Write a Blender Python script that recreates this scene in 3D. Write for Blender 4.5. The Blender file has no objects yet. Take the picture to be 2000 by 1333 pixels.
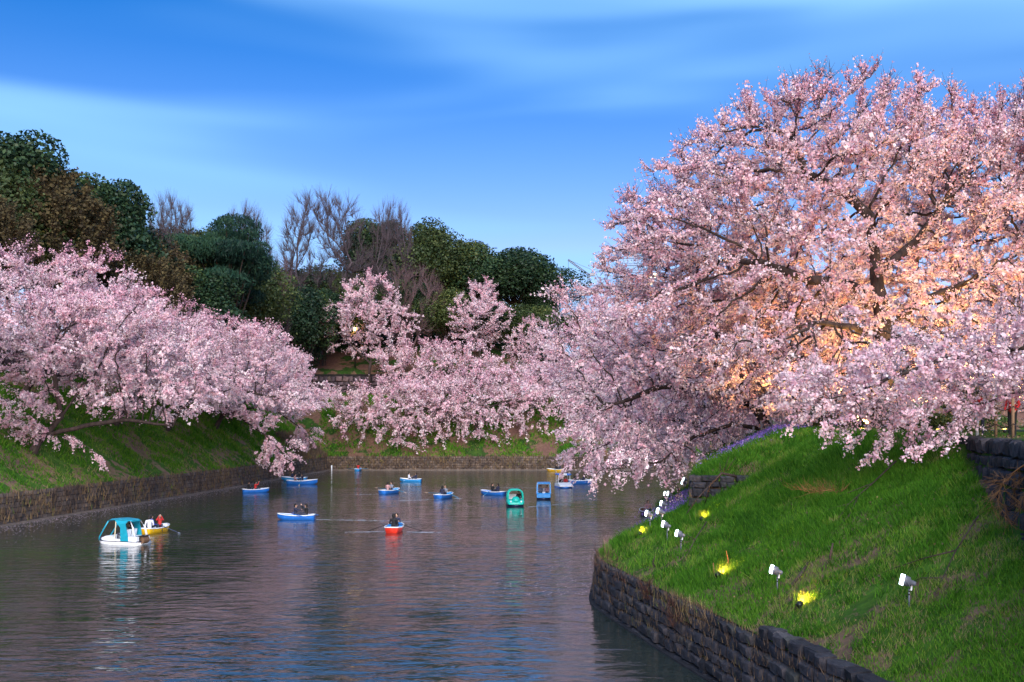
import bpy, bmesh, math, random
import numpy as np
from mathutils import Vector, Matrix
R = math.radians
rng = np.random.default_rng(7)
random.seed(7)
sc = bpy.context.scene
COL = sc.collection

# ------------------------------------------------------------------ camera, sky, sun, exposure
cam_d = bpy.data.cameras.new('camera'); cam = bpy.data.objects.new('camera', cam_d); COL.objects.link(cam)
cam.location = (0, 0, 7.5); cam.rotation_euler = (R(90), 0, 0)
cam_d.sensor_width = 36; cam_d.lens = 36; cam_d.shift_y = 0.0853; cam_d.clip_end = 6000; cam_d.clip_start = .1
sc.camera = cam
SUN_EL, SUN_ROT = R(32), R(176)          # low sun behind the camera, a little to its left
w = bpy.data.worlds.new('World'); sc.world = w; w.use_nodes = True
nt = w.node_tree; nt.nodes.clear()
def N(tree, typ, **kw):
    n = tree.nodes.new(typ)
    for k, v in kw.items():
        if k.startswith('i_'): n.inputs[k[2:].replace('_', ' ')].default_value = v
        else: setattr(n, k, v)
    return n
out = N(nt, 'ShaderNodeOutputWorld'); bg = N(nt, 'ShaderNodeBackground'); bg.inputs['Strength'].default_value = .135
sky = N(nt, 'ShaderNodeTexSky', sky_type='NISHITA', sun_disc=False, sun_elevation=SUN_EL, sun_rotation=SUN_ROT,
        air_density=1.0, dust_density=1.6, ozone_density=3.5)
hs = N(nt, 'ShaderNodeHueSaturation'); hs.inputs['Saturation'].default_value = 1.25; hs.inputs['Value'].default_value = 1.0; hs.inputs['Hue'].default_value = .500
nt.links.new(sky.outputs[0], hs.inputs['Color'])
tc0 = N(nt, 'ShaderNodeTexCoord'); sx = N(nt, 'ShaderNodeSeparateXYZ'); nt.links.new(tc0.outputs['Generated'], sx.inputs[0])
er = N(nt, 'ShaderNodeValToRGB'); ee = er.color_ramp.elements
for p_, c_ in ((0.0, (1.75, 1.02, 1.05, 1)), (.13, (1.05, .88, 1.05, 1)), (.40, (.012, .46, .76, 1))):
    q_ = ee[0] if p_ == 0 else (ee[1] if p_ == .40 else ee.new(p_)); q_.position = p_; q_.color = c_
nt.links.new(sx.outputs['Z'], er.inputs[0]); em = N(nt, 'ShaderNodeMix', data_type='RGBA', blend_type='MULTIPLY'); em.inputs[0].default_value = 1
nt.links.new(hs.outputs[0], em.inputs[6]); nt.links.new(er.outputs[0], em.inputs[7])
tc = N(nt, 'ShaderNodeTexCoord')
mp = N(nt, 'ShaderNodeMapping'); mp.inputs['Scale'].default_value = (1.1, .5, 8.5); mp.inputs['Rotation'].default_value = (0, R(4), 0)
mp.inputs['Location'].default_value = (3.1, 0, 1.7)
nt.links.new(tc.outputs['Generated'], mp.inputs[0])
n1 = N(nt, 'ShaderNodeTexNoise'); n1.inputs['Scale'].default_value = 1.5; n1.inputs['Detail'].default_value = 2.2; n1.inputs['Roughness'].default_value = .42
n1.inputs['Distortion'].default_value = .35
nt.links.new(mp.outputs[0], n1.inputs['Vector'])
cr = N(nt, 'ShaderNodeMapRange'); cr.inputs[1].default_value = .40; cr.inputs[2].default_value = .72; cr.interpolation_type = 'SMOOTHSTEP'
cr.inputs[4].default_value = .85
nt.links.new(n1.outputs['Fac'], cr.inputs[0])
mx = N(nt, 'ShaderNodeMix', data_type='RGBA'); mx.inputs[7].default_value = (1.6, 3.35, 5.7, 1)
nt.links.new(cr.outputs[0], mx.inputs[0]); nt.links.new(em.outputs[2], mx.inputs[6])
nt.links.new(mx.outputs[2], bg.inputs[0]); nt.links.new(bg.outputs[0], out.inputs[0])
sd = bpy.data.lights.new('sun', 'SUN'); sd.energy = 2.8; sd.angle = R(45); sd.color = (1, .88, .78)
sun = bpy.data.objects.new('sun', sd); COL.objects.link(sun)
_az = SUN_ROT                            # sky azimuth: clockwise from +Y
sdir = Vector((math.sin(_az) * math.cos(SUN_EL), math.cos(_az) * math.cos(SUN_EL), math.sin(SUN_EL)))
sun.rotation_euler = sdir.to_track_quat('Z', 'Y').to_euler(); sun.location = sdir * 300 + Vector((0, 90, 0))
sc.view_settings.view_transform = 'Standard'; sc.view_settings.look = 'None'; sc.view_settings.gamma = 1
sc.view_settings.exposure = 0.78; sc.view_settings.use_curve_mapping = False
sc.render.engine = 'CYCLES'; sc.cycles.use_denoising = True; sc.cycles.max_bounces = 4; sc.cycles.transparent_max_bounces = 4

# ------------------------------------------------------------------ materials
def newmat(name):
    m = bpy.data.materials.new(name); m.use_nodes = True; t = m.node_tree; t.nodes.clear()
    o = N(t, 'ShaderNodeOutputMaterial'); p = N(t, 'ShaderNodeBsdfPrincipled'); t.links.new(p.outputs[0], o.inputs[0])
    return m, t, o, p
def ramp(t, cols, pos=None):
    r = N(t, 'ShaderNodeValToRGB'); e = r.color_ramp.elements
    pos = pos or [i / (len(cols) - 1) for i in range(len(cols))]
    while len(e) < len(cols): e.new(.5)
    for i, c in enumerate(cols): e[i].position = pos[i]; e[i].color = (*c, 1)
    return r
def mat_noise(name, cols, scale=2, rough=.8, bump=.3, bscale=None, detail=6, pos=None, stretch=None, spec=.3, obj=True):
    m, t, o, p = newmat(name)
    c = N(t, 'ShaderNodeTexCoord'); src = c.outputs['Object'] if obj else c.outputs['Generated']
    g = N(t, 'ShaderNodeNewGeometry') ; src = g.outputs['Position'] if obj == 'world' else src
    if stretch:
        mpn = N(t, 'ShaderNodeMapping'); mpn.inputs['Scale'].default_value = stretch; t.links.new(src, mpn.inputs[0]); src = mpn.outputs[0]
    n = N(t, 'ShaderNodeTexNoise'); n.inputs['Scale'].default_value = scale; n.inputs['Detail'].default_value = detail; n.inputs['Roughness'].default_value = .62
    t.links.new(src, n.inputs['Vector'])
    r = ramp(t, cols, pos or list(np.linspace(.3, .7, len(cols)))); t.links.new(n.outputs['Fac'], r.inputs[0]); t.links.new(r.outputs[0], p.inputs['Base Color'])
    p.inputs['Roughness'].default_value = rough; p.inputs['Specular IOR Level'].default_value = spec
    if bump:
        n2 = N(t, 'ShaderNodeTexNoise'); n2.inputs['Scale'].default_value = bscale or scale * 5; n2.inputs['Detail'].default_value = 5
        t.links.new(src, n2.inputs['Vector'])
        b = N(t, 'ShaderNodeBump'); b.inputs['Strength'].default_value = bump; b.inputs['Distance'].default_value = .05
        t.links.new(n2.outputs['Fac'], b.inputs['Height']); t.links.new(b.outputs[0], p.inputs['Normal'])
    return m
def mat_tint(name, cols, pos=None, trans=.4, rough=.7, spec=.15):
    """leaf or petal: colour from the per-face attribute 'tint', part of the light passes through"""
    m, t, o, p = newmat(name)
    a = N(t, 'ShaderNodeAttribute', attribute_name='tint'); r = ramp(t, cols, pos); t.links.new(a.outputs['Fac'], r.inputs[0])
    t.links.new(r.outputs[0], p.inputs['Base Color']); p.inputs['Roughness'].default_value = rough; p.inputs['Specular IOR Level'].default_value = spec
    if trans:
        tr = N(t, 'ShaderNodeBsdfTranslucent'); t.links.new(r.outputs[0], tr.inputs[0])
        ms = N(t, 'ShaderNodeMixShader'); ms.inputs[0].default_value = trans
        t.links.new(p.outputs[0], ms.inputs[1]); t.links.new(tr.outputs[0], ms.inputs[2]); t.links.new(ms.outputs[0], o.inputs[0])
    return m
def mat_paint(name, col, rough=.35, spec=.5, metal=0, var=.12):
    m, t, o, p = newmat(name)
    c = N(t, 'ShaderNodeTexCoord'); n = N(t, 'ShaderNodeTexNoise'); n.inputs['Scale'].default_value = 4; n.inputs['Detail'].default_value = 5
    t.links.new(c.outputs['Object'], n.inputs['Vector'])
    lo = tuple(x * (1 - var) for x in col); hi = tuple(min(1, x * (1 + var * .6)) for x in col)
    r = ramp(t, [lo, hi], [.35, .65]); t.links.new(n.outputs['Fac'], r.inputs[0]); t.links.new(r.outputs[0], p.inputs['Base Color'])
    p.inputs['Roughness'].default_value = rough; p.inputs['Metallic'].default_value = metal; p.inputs['Specular IOR Level'].default_value = spec
    return m
def mat_emit(name, col, strength):
    m, t, o, p = newmat(name); p.inputs['Base Color'].default_value = (*col, 1)
    p.inputs['Emission Color'].default_value = (*col, 1); p.inputs['Emission Strength'].default_value = strength
    return m
M = {}
M['blossom'] = mat_tint('cherry_petals', [(.64, .31, .40), (.83, .50, .58), (.91, .68, .73), (.95, .83, .83)], [0, .3, .65, 1], trans=.28)
M['bark'] = mat_noise('cherry_bark', [(.022, .014, .013), (.05, .034, .03), (.085, .062, .055)], 3, .9, .6, stretch=(1, 1, .35))
M['bare_bark'] = mat_noise('grey_bark', [(.07, .055, .065), (.13, .105, .12)], 2, .9, .3)
M['pink_bark'] = mat_noise('russet_twigs', [(.11, .07, .075), (.18, .115, .12)], 2, .9, .3)
M['dark_bark'] = mat_noise('dark_bark', [(.03, .022, .018), (.07, .05, .04)], 2, .9, .3)
M['leaf_dark'] = mat_tint('evergreen_leaves', [(.008, .022, .014), (.02, .05, .022), (.045, .085, .028), (.10, .13, .03)], [0, .4, .8, 1], trans=.12, rough=.5, spec=.3)
M['leaf_mid'] = mat_tint('camphor_leaves', [(.022, .042, .016), (.06, .09, .026), (.11, .14, .036), (.19, .19, .045)], [0, .4, .8, 1], trans=.15, rough=.5, spec=.3)
M['needle'] = mat_tint('pine_needles', [(.006, .022, .018), (.016, .05, .03), (.04, .085, .035)], None, trans=.08, rough=.6)
M['bud'] = mat_tint('olive_buds', [(.035, .028, .02), (.07, .055, .03), (.115, .092, .042), (.16, .13, .055)], None, trans=.2)
M['grass'] = mat_tint('grass_blades', [(.02, .075, .008), (.05, .17, .011), (.10, .26, .017), (.19, .28, .04), (.25, .19, .11)], [0, .3, .6, .82, 1], trans=.35)
M['dry'] = mat_tint('dry_stems', [(.07, .05, .045), (.14, .095, .065), (.22, .15, .07), (.10, .15, .035)], [0, .45, .8, 1], trans=.15)
M['petal_violet'] = mat_tint('violet_petals', [(.16, .09, .42), (.27, .16, .60), (.42, .27, .72)], None, trans=.4)
def mat_ground(name, green, brown, scale, bias, extra=None):
    m, t, o, p = newmat(name)
    g = N(t, 'ShaderNodeNewGeometry')
    n = N(t, 'ShaderNodeTexNoise'); n.inputs['Scale'].default_value = scale; n.inputs['Detail'].default_value = 8; n.inputs['Roughness'].default_value = .65
    n3 = N(t, 'ShaderNodeTexNoise'); n3.inputs['Scale'].default_value = scale * 9; n3.inputs['Detail'].default_value = 6
    for q in (n, n3): t.links.new(g.outputs['Position'], q.inputs['Vector'])
    r = ramp(t, [brown[0], brown[1], green[0], green[1]], [bias - .1, bias, bias + .04, bias + .2]); t.links.new(n.outputs['Fac'], r.inputs[0])
    mxn = N(t, 'ShaderNodeMix', data_type='RGBA', blend_type='OVERLAY'); mxn.inputs[0].default_value = .55
    t.links.new(r.outputs[0], mxn.inputs[6]); t.links.new(n3.outputs['Fac'], mxn.inputs[7]); t.links.new(mxn.outputs[2], p.inputs['Base Color'])
    b = N(t, 'ShaderNodeBump'); b.inputs['Strength'].default_value = .8; b.inputs['Distance'].default_value = .12
    t.links.new(n3.outputs['Fac'], b.inputs['Height']); t.links.new(b.outputs[0], p.inputs['Normal']); p.inputs['Roughness'].default_value = .95; p.inputs['Specular IOR Level'].default_value = .1
    return m
GR = ((.03, .075, .01), (.06, .13, .015)); BR = ((.09, .055, .045), (.14, .09, .06))
M['ground_right'] = mat_ground('grassy_soil', GR, BR, .35, .43)
M['ground_left'] = mat_ground('patchy_grass', ((.04, .11, .015), (.10, .19, .03)), ((.18, .11, .085), (.22, .15, .09)), .3, .47)
M['ground_far'] = mat_ground('sparse_grass', ((.022, .06, .012), (.06, .11, .02)), ((.14, .075, .06), (.15, .09, .06)), .22, .50)
M['stone_dark'] = mat_noise('dark_stone', [(.018, .018, .024), (.045, .045, .055), (.08, .075, .085)], 2.2, .85, .7, bscale=14)
M['stone_brown'] = mat_noise('brown_stone', [(.06, .042, .05), (.12, .085, .095), (.19, .14, .15)], 1.2, .9, .6, bscale=9)
M['mortar'] = mat_noise('dark_joint', [(.010, .010, .012), (.03, .026, .024)], 3, .95, .4)
M['ledge'] = mat_noise('wet_ledge', [(.09, .07, .06), (.18, .14, .115)], 1.5, .7, .4)
def mat_bankwall():
    m, t, o, p = newmat('overgrown_masonry')
    g = N(t, 'ShaderNodeTexCoord'); br = N(t, 'ShaderNodeTexBrick'); br.inputs['Scale'].default_value = 1; br.inputs['Brick Width'].default_value = .7; br.inputs['Row Height'].default_value = .42
    br.inputs['Mortar Size'].default_value = .03; br.inputs['Color1'].default_value = (.10, .085, .085, 1); br.inputs['Color2'].default_value = (.20, .165, .15, 1); br.inputs['Mortar'].default_value = (.025, .02, .02, 1)
    t.links.new(g.outputs['UV'], br.inputs['Vector'])
    n = N(t, 'ShaderNodeTexNoise'); n.inputs['Scale'].default_value = .8; n.inputs['Detail'].default_value = 8; t.links.new(g.outputs['Object'], n.inputs['Vector'])
    r = ramp(t, [(.35, .3, .28), (1, .9, .8), (1.3, 1.0, .6)], [.35, .55, .75]); t.links.new(n.outputs['Fac'], r.inputs[0])
    mm = N(t, 'ShaderNodeMix', data_type='RGBA', blend_type='MULTIPLY'); mm.inputs[0].default_value = 1
    t.links.new(br.outputs[0], mm.inputs[6]); t.links.new(r.outputs[0], mm.inputs[7]); t.links.new(mm.outputs[2], p.inputs['Base Color'])
    b = N(t, 'ShaderNodeBump'); b.inputs['Distance'].default_value = .06; t.links.new(br.outputs['Fac'], b.inputs['Height']); b.invert = True
    t.links.new(b.outputs[0], p.inputs['Normal']); p.inputs['Roughness'].default_value = .9
    return m
M['bankwall'] = mat_bankwall()
def mat_water():
    m, t, o, p = newmat('moat_water')
    g = N(t, 'ShaderNodeNewGeometry'); p.inputs['Base Color'].default_value = (.024, .034, .031, 1); p.inputs['Roughness'].default_value = .07; p.inputs['IOR'].default_value = 1.95
    def wave(scale, st, det, dist):
        mpn = N(t, 'ShaderNodeMapping'); mpn.inputs['Scale'].default_value = st; t.links.new(g.outputs['Position'], mpn.inputs[0])
        n = N(t, 'ShaderNodeTexNoise'); n.inputs['Scale'].default_value = scale; n.inputs['Detail'].default_value = det; n.inputs['Distortion'].default_value = dist
        t.links.new(mpn.outputs[0], n.inputs['Vector']); return n
    a = wave(1.15, (.55, 1.25, 1), 3, .4); b = wave(.16, (1, 1, 1), 2, .2); c = wave(.045, (.6, 1.3, 1), 2, .6)
    mr = N(t, 'ShaderNodeMapRange'); mr.inputs[1].default_value = .38; mr.inputs[2].default_value = .62; mr.inputs[3].default_value = .35; mr.inputs[4].default_value = 1.15; t.links.new(c.outputs['Fac'], mr.inputs[0])
    mu = N(t, 'ShaderNodeMath', operation='MULTIPLY'); t.links.new(a.outputs['Fac'], mu.inputs[0]); t.links.new(mr.outputs[0], mu.inputs[1])
    ad = N(t, 'ShaderNodeMath', operation='ADD'); t.links.new(mu.outputs[0], ad.inputs[0]); t.links.new(b.outputs['Fac'], ad.inputs[1])
    bp = N(t, 'ShaderNodeBump'); bp.inputs['Strength'].default_value = 1.0; bp.inputs['Distance'].default_value = .095
    t.links.new(ad.outputs[0], bp.inputs['Height']); t.links.new(bp.outputs[0], p.inputs['Normal'])
    return m
M['water'] = mat_water()
PAINTS = dict(blue=(.02, .17, .62), sky_blue=(.03, .30, .72), teal=(.01, .30, .42), mint=(.01, .52, .42), yellow=(.85, .48, .01), red=(.75, .04, .02), white=(.80, .82, .86), navy=(.02, .03, .09),
              cream=(.75, .65, .45), black=(.01, .01, .012), skin=(.55, .33, .24), hair=(.012, .009, .008), grey=(.25, .27, .30), steel=(.13, .14, .18), brown=(.16, .09, .05),
              coat_white=(.72, .72, .78), coat_blue=(.03, .06, .38), coat_red=(.55, .03, .03), coat_navy=(.02, .025, .06), coat_black=(.012, .012, .014), coat_grey=(.22, .24, .30), coat_pink=(.5, .28, .28),
              trousers=(.03, .035, .06), shoe=(.03, .025, .02), wood=(.22, .13, .07), post_grey=(.16, .16, .19), oar_blue=(.03, .25, .45), oar_tip=(.62, .45, .32))
for k, v in PAINTS.items():
    M[k] = mat_paint(k + '_paint' if k not in ('skin', 'hair') else k, v, .35 if not k.startswith(('coat', 'skin', 'hair', 'tro', 'post', 'wood')) else .85)
M['glow_white'] = mat_emit('lit_lamp_glass', (.75, .95, 1.0), 4)
M['glow_warm'] = mat_emit('warm_lamp_glass', (1, .62, .12), 14)
M['glass'] = mat_paint('blue_glass', (.10, .30, .55), .15, .6)
M['facade'] = mat_paint('facade_panel', (.22, .36, .55), .5)
M['lit_window'] = mat_emit('lit_window', (1, .85, .6), 1.2)

# ------------------------------------------------------------------ object helpers
def tag(o, label=None, cat=None, group=None, kind=None):
    if label: o['label'] = label
    if cat: o['category'] = cat
    if group: o['group'] = group
    if kind: o['kind'] = kind
    return o
def link(name, me, parent=None, mat=None):
    o = bpy.data.objects.new(name, me); COL.objects.link(o)
    if parent is not None: o.parent = parent
    if mat is not None:
        if not me.materials: me.materials.append(mat)
    return o
def empty(name, loc=(0, 0, 0), rz=0, s=1):
    o = bpy.data.objects.new(name, None); COL.objects.link(o); o.location = loc; o.rotation_euler = (0, 0, rz); o.scale = (s, s, s); o.empty_display_size = .3
    return o
def copy_tree(o, parent=None):
    c = o.copy(); COL.objects.link(c); c.parent = parent
    for ch in list(o.children): copy_tree(ch, c)
    return c
def np_mesh(name, verts, faces, mat=None, tint=None, smooth=False):
    """faces: (n,k) int array, all of the same size"""
    me = bpy.data.meshes.new(name); verts = np.asarray(verts, np.float32); faces = np.asarray(faces, np.int32)
    n, k = faces.shape
    me.vertices.add(len(verts)); me.vertices.foreach_set('co', verts.ravel())
    me.loops.add(n * k); me.loops.foreach_set('vertex_index', faces.ravel())
    me.polygons.add(n); me.polygons.foreach_set('loop_start', np.arange(0, n * k, k, dtype=np.int32))
    if smooth: me.polygons.foreach_set('use_smooth', np.ones(n, bool))
    if tint is not None:
        a = me.attributes.new('tint', 'FLOAT', 'FACE'); a.data.foreach_set('value', np.asarray(tint, np.float32))
    me.update(calc_edges=True)
    if mat: me.materials.append(mat)
    return me
class MB:
    def __init__(s): s.v = []; s.f = []
    def add(s, v, f):
        o = len(s.v); s.v += [tuple(x) for x in v]; s.f += [tuple(i + o for i in q) for q in f]; return s
    def box(s, c, d, rot=None, taper=1):
        v = []
        for z in (-1, 1):
            for x, y in ((-1, -1), (1, -1), (1, 1), (-1, 1)):
                k = taper if z > 0 else 1
                v.append(Vector((x * d[0] / 2 * k, y * d[1] / 2 * k, z * d[2] / 2)))
        if rot is not None: v = [rot @ q for q in v]
        v = [q + Vector(c) for q in v]
        return s.add(v, [(3, 2, 1, 0), (4, 5, 6, 7), (0, 1, 5, 4), (1, 2, 6, 5), (2, 3, 7, 6), (3, 0, 4, 7)])
    def tube(s, pts, rad, n=6, cap=True):
        pts = [Vector(p) for p in pts]; rad = rad if hasattr(rad, '__len__') else [rad] * len(pts); rings = []
        for i, p in enumerate(pts):
            t = (pts[min(i + 1, len(pts) - 1)] - pts[max(i - 1, 0)]).normalized(); a = t.cross(Vector((0, 0, 1)) if abs(t.z) < .9 else Vector((1, 0, 0))).normalized(); b = t.cross(a)
            rings.append([p + (a * math.cos(2 * math.pi * k / n) + b * math.sin(2 * math.pi * k / n)) * rad[i] for k in range(n)])
        f = []
        for i in range(len(pts) - 1):
            for k in range(n): f.append((i * n + k, i * n + (k + 1) % n, (i + 1) * n + (k + 1) % n, (i + 1) * n + k))
        if cap: f.append(tuple(range(n))[::-1]); f.append(tuple((len(pts) - 1) * n + k for k in range(n)))
        return s.add([v for r in rings for v in r], f)
    def sphere(s, c, r, nu=10, nv=7, zmin=-1, rot=None):
        r = (r, r, r) if not hasattr(r, '__len__') else r; v = []; f = []
        ths = [math.acos(max(-1, min(1, 1 - (1 - zmin) * j / nv))) for j in range(nv + 1)]
        for th in ths:
            for k in range(nu):
                a = 2 * math.pi * k / nu; q = Vector((r[0] * math.sin(th) * math.cos(a), r[1] * math.sin(th) * math.sin(a), r[2] * math.cos(th)))
                v.append((rot @ q if rot is not None else q) + Vector(c))
        for j in range(nv):
            for k in range(nu): f.append((j * nu + k, (j + 1) * nu + k, (j + 1) * nu + (k + 1) % nu, j * nu + (k + 1) % nu))
        f.append(tuple(nv * nu + k for k in range(nu)))
        return s.add(v, f)
    def mesh(s, name, mat=None, smooth=False):
        me = bpy.data.meshes.new(name); me.from_pydata(s.v, [], s.f)
        if mat: me.materials.append(mat)
        if smooth: me.shade_smooth()
        bm = bmesh.new(); bm.from_mesh(me); bmesh.ops.remove_doubles(bm, verts=bm.verts, dist=1e-5); bmesh.ops.recalc_face_normals(bm, faces=bm.faces); bm.to_mesh(me); bm.free()
        return me
    def build(s, name, mat, parent=None, smooth=False): return link(name, s.mesh(name, mat, smooth), parent)
def fbm(x, y, seed=0, octs=4, f0=.1):
    r = np.random.default_rng(seed); o = 0; a = 1; f = f0
    for i in range(octs):
        for k in range(3):
            th = r.uniform(0, 6.28); ph = r.uniform(0, 6.28); o = o + a * np.sin((x * np.cos(th) + y * np.sin(th)) * f * 6.28 * r.uniform(.7, 1.3) + ph) / 3
        a *= .55; f *= 2.1
    return o

# ------------------------------------------------------------------ terrain
RY = [-30, 5, 15, 21.8, 30, 33.4, 39.7, 43.5, 46.5, 50, 53.8, 59.7, 69, 82.6, 105, 140, 184, 260]
RX = [16, 11.5, 8.9, 7.5, 6.3, 5.6, 4.4, 3.75, 3.9, 5.1, 6.5, 7.8, 9.6, 12.4, 18.5, 32, 52, 90]
_g = np.arange(-30, 260, .25); _k = np.exp(-np.linspace(-2, 2, 17) ** 2); _k /= _k.sum()
_vs = np.convolve(np.pad(np.interp(_g, RY, RX), 8, 'edge'), _k, 'valid')
def Xs(y): return np.interp(y, _g, _vs)
def Xl(y): return np.interp(y, [-30, 60, 79, 95.5, 103.4, 130.4, 153, 178, 184], [-48, -41, -39.5, -38.2, -37.5, -35.6, -34.8, -33.3, -33.3])
def mound_x(y): return 8.05 + (y - 46) * .2
def right_z(x, y):
    x = np.asarray(x, float); y = np.asarray(y, float)
    t = x - Xs(y); tt = np.clip(t, 0, 10.8); z = 1.92 + .49 * tt
    z = z + .12 * fbm(x, y, 3, 4, .12) * np.clip(tt, 0, 1)
    z = np.where((y < 37) & (x > np.interp(y, [-30, 10, 17, 23, 37], [10, 10, 11, 12.3, 16.2])), 7.2, z)
    xm = mound_x(y); m = (y > 46) & (y < 76) & (x > xm)
    return np.where(m, np.maximum(z, np.minimum(np.minimum(5.2 + (x - xm) * .45, 5.15 + (y - 46) * .4), 7.2)), z)
def left_z(x, y):
    t = Xl(y) - np.asarray(x, float); z = 2.4 + .85 * np.clip(t, 0, 13) + np.where(t > 13.2, 3.5 + .12 * (t - 13), 0)
    return z + .25 * fbm(x, y, 5, 4, .08) * np.clip(t, 0, 1)
def far_z(x, y):
    t = np.asarray(y, float) - 184; z = 2.4 + .85 * np.clip(t, 0, 13.5) + .1 * np.clip(t - 13.5, 0, 6) + np.where(t > 19.6, 4 + (.1 + .42 * np.clip((16 - x) / 24, 0, 1)) * np.clip(t - 19.6, 0, 50), 0)
    return z + .3 * fbm(x, y, 9, 4, .06) * np.clip(t, 0, 1)
def grid_obj(name, P, Q, fn, mat):
    A, B = np.meshgrid(P, Q, indexing='ij'); x, y, z = fn(A, B)
    v = np.stack([x, y, z], -1).reshape(-1, 3); n, m = A.shape; i = np.arange(n * m).reshape(n, m)
    f = np.stack([i[:-1, :-1], i[1:, :-1], i[1:, 1:], i[:-1, 1:]], -1).reshape(-1, 4)
    o = link(name, np_mesh(name, v, f, mat, smooth=True)); o['kind'] = 'structure'; return o
tcols = np.concatenate([np.arange(0, 14, .3), np.arange(14, 40, 2), [60, 90, 160, 300]])
grid_obj('right_bank', np.concatenate([np.arange(-30, 12, 3), np.arange(12, 80, .3), np.arange(80, 262, 3)]), tcols,
         lambda y, t: (Xs(y) + t, y, right_z(Xs(y) + t, y)), M['ground_right'])
lcols = np.concatenate([np.arange(0, 13.2, .6), [13.0, 13.21], np.arange(14, 40, 3), [70, 150]])
grid_obj('left_bank', np.arange(-30, 205, 1.5), np.sort(lcols), lambda y, t: (Xl(y) - t, y, left_z(Xl(y) - t, y)), M['ground_left'])
fcols = np.sort(np.concatenate([np.arange(0, 19.5, .7), [19.5, 19.61], np.arange(20, 80, 3), [120, 300]]))
grid_obj('far_bank', np.arange(-70, 110, 1.5), fcols, lambda x, t: (x, 184 + t, far_z(x, 184 + t)), M['ground_far'])
g = MB(); g.add([(-3000, -300, -3), (3000, -300, -3), (3000, 5000, -3), (-3000, 5000, -3)], [(0, 1, 2, 3)]); go = g.build('ground', M['ground_far']); go['kind'] = 'structure'
g = MB(); g.add([(-60, -40, 0), (120, -40, 0), (120, 190, 0), (-60, 190, 0)], [(0, 1, 2, 3)]); wo = g.build('water', M['water']); wo['kind'] = 'structure'

# retaining walls of the moat: smooth masonry sheets with a ledge at the water
def bank_wall(path, z0, z1, batter, label):
    """path runs with the land on its right-hand side when walked in order"""
    root = empty('moat_wall', (path[0][0], path[0][1], 0)); L = np.array(path, float); o = np.array([path[0][0], path[0][1], 0])
    d = np.gradient(L, axis=0); d /= np.linalg.norm(d, axis=1)[:, None]; nrm = np.stack([-d[:, 1], d[:, 0]], 1)   # to the water
    s = np.concatenate([[0], np.cumsum(np.linalg.norm(np.diff(L, axis=0), axis=1))]); hs_ = np.linspace(z0, z1, 6); v = []
    for k, z in enumerate(hs_): v.append(np.column_stack([L + nrm * (batter * (1 - k / 5) + .02), np.full(len(L), z)]))
    v.append(np.column_stack([L - nrm * .8, np.full(len(L), z1 + .01)]))
    V = np.concatenate(v) - o; n = len(L); i = np.arange(n * len(v)).reshape(len(v), n)
    f = np.stack([i[:-1, :-1], i[:-1, 1:], i[1:, 1:], i[1:, :-1]], -1).reshape(-1, 4)
    me = np_mesh('masonry', V, f, M['bankwall']); uv = me.uv_layers.new(name='UVMap'); idx = f.ravel()
    uu = np.tile(s, len(v)); vv = np.repeat(np.append(hs_, z1 + .8), n); uv.data.foreach_set('uv', np.stack([uu[idx], vv[idx]], 1).astype(np.float32).ravel())
    link('masonry', me, root)
    q = []
    for off, z in ((batter + .02, -.3), (batter + .34, -.3), (batter + .32, .10), (batter + .01, .14)): q.append(np.column_stack([L + nrm * off, np.full(len(L), z)]))
    V = np.concatenate(q) - o; i = np.arange(n * 4).reshape(4, n); f = np.stack([i[:-1, :-1], i[:-1, 1:], i[1:, 1:], i[1:, :-1]], -1).reshape(-1, 4)
    link('ledge', np_mesh('ledge', V, f, M['ledge']), root)
    tag(root, label, 'wall'); return root
ly = np.arange(20, 184.5, 1.5)
bank_wall([(float(Xl(y)), y) for y in ly[::-1]], -.5, 2.45, .35, 'long overgrown moat wall below the slope of the pale pink cherry trees')
bank_wall([(x, 184.0) for x in np.arange(-33.5, 60, 1.5)[::-1]], -.5, 2.45, .3, 'far moat wall closing the water behind the boats')
ry = np.arange(47, 184.5, 1.0)
bank_wall([(float(Xs(y)), y) for y in ry], -.5, 1.85, .2, 'moat wall behind the row of floodlights, running back under the cherry branches')

# individually laid stone walls
def stone_mesh(seed, mat):
    r = random.Random(seed); b = .5; v = []
    for y, ins in ((.5, 0), (-.32, 0), (-.5, .13)):
        for x, z in ((-1, -1), (1, -1), (1, 1), (-1, 1)):
            v.append((x * (b - ins * r.uniform(.6, 1.5) + r.uniform(-.08, .02)), y + r.uniform(-.10, .08), z * (b - ins * r.uniform(.6, 1.5) + r.uniform(-.09, .02))))
    f = [(8, 9, 10, 11)]
    for k in range(2):
        for i in range(4): f.append((k * 4 + i, k * 4 + (i + 1) % 4, (k + 1) * 4 + (i + 1) % 4, (k + 1) * 4 + i))
    me = bpy.data.meshes.new('stone'); me.from_pydata(v, [], f); me.materials.append(mat)
    bm = bmesh.new(); bm.from_mesh(me); bmesh.ops.recalc_face_normals(bm, faces=bm.faces); bm.to_mesh(me); bm.free()
    return me
for k_ in ('stone_dark', 'stone_brown'):
    t = M[k_].node_tree; p_ = next(n for n in t.nodes if n.type == 'BSDF_PRINCIPLED'); lk = p_.inputs['Base Color'].links[0].from_socket
    oi = N(t, 'ShaderNodeObjectInfo'); r_ = ramp(t, [(.35, .36, .40), (.8, .8, .85), (1.15, 1.05, 1.0), (.85, .9, .72)], [0, .5, .85, 1]); t.links.new(oi.outputs['Random'], r_.inputs[0])
    mm = N(t, 'ShaderNodeMix', data_type='RGBA', blend_type='MULTIPLY'); mm.inputs[0].default_value = 1; t.links.new(lk, mm.inputs[6]); t.links.new(r_.outputs[0], mm.inputs[7]); t.links.new(mm.outputs[2], p_.inputs['Base Color'])
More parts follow.
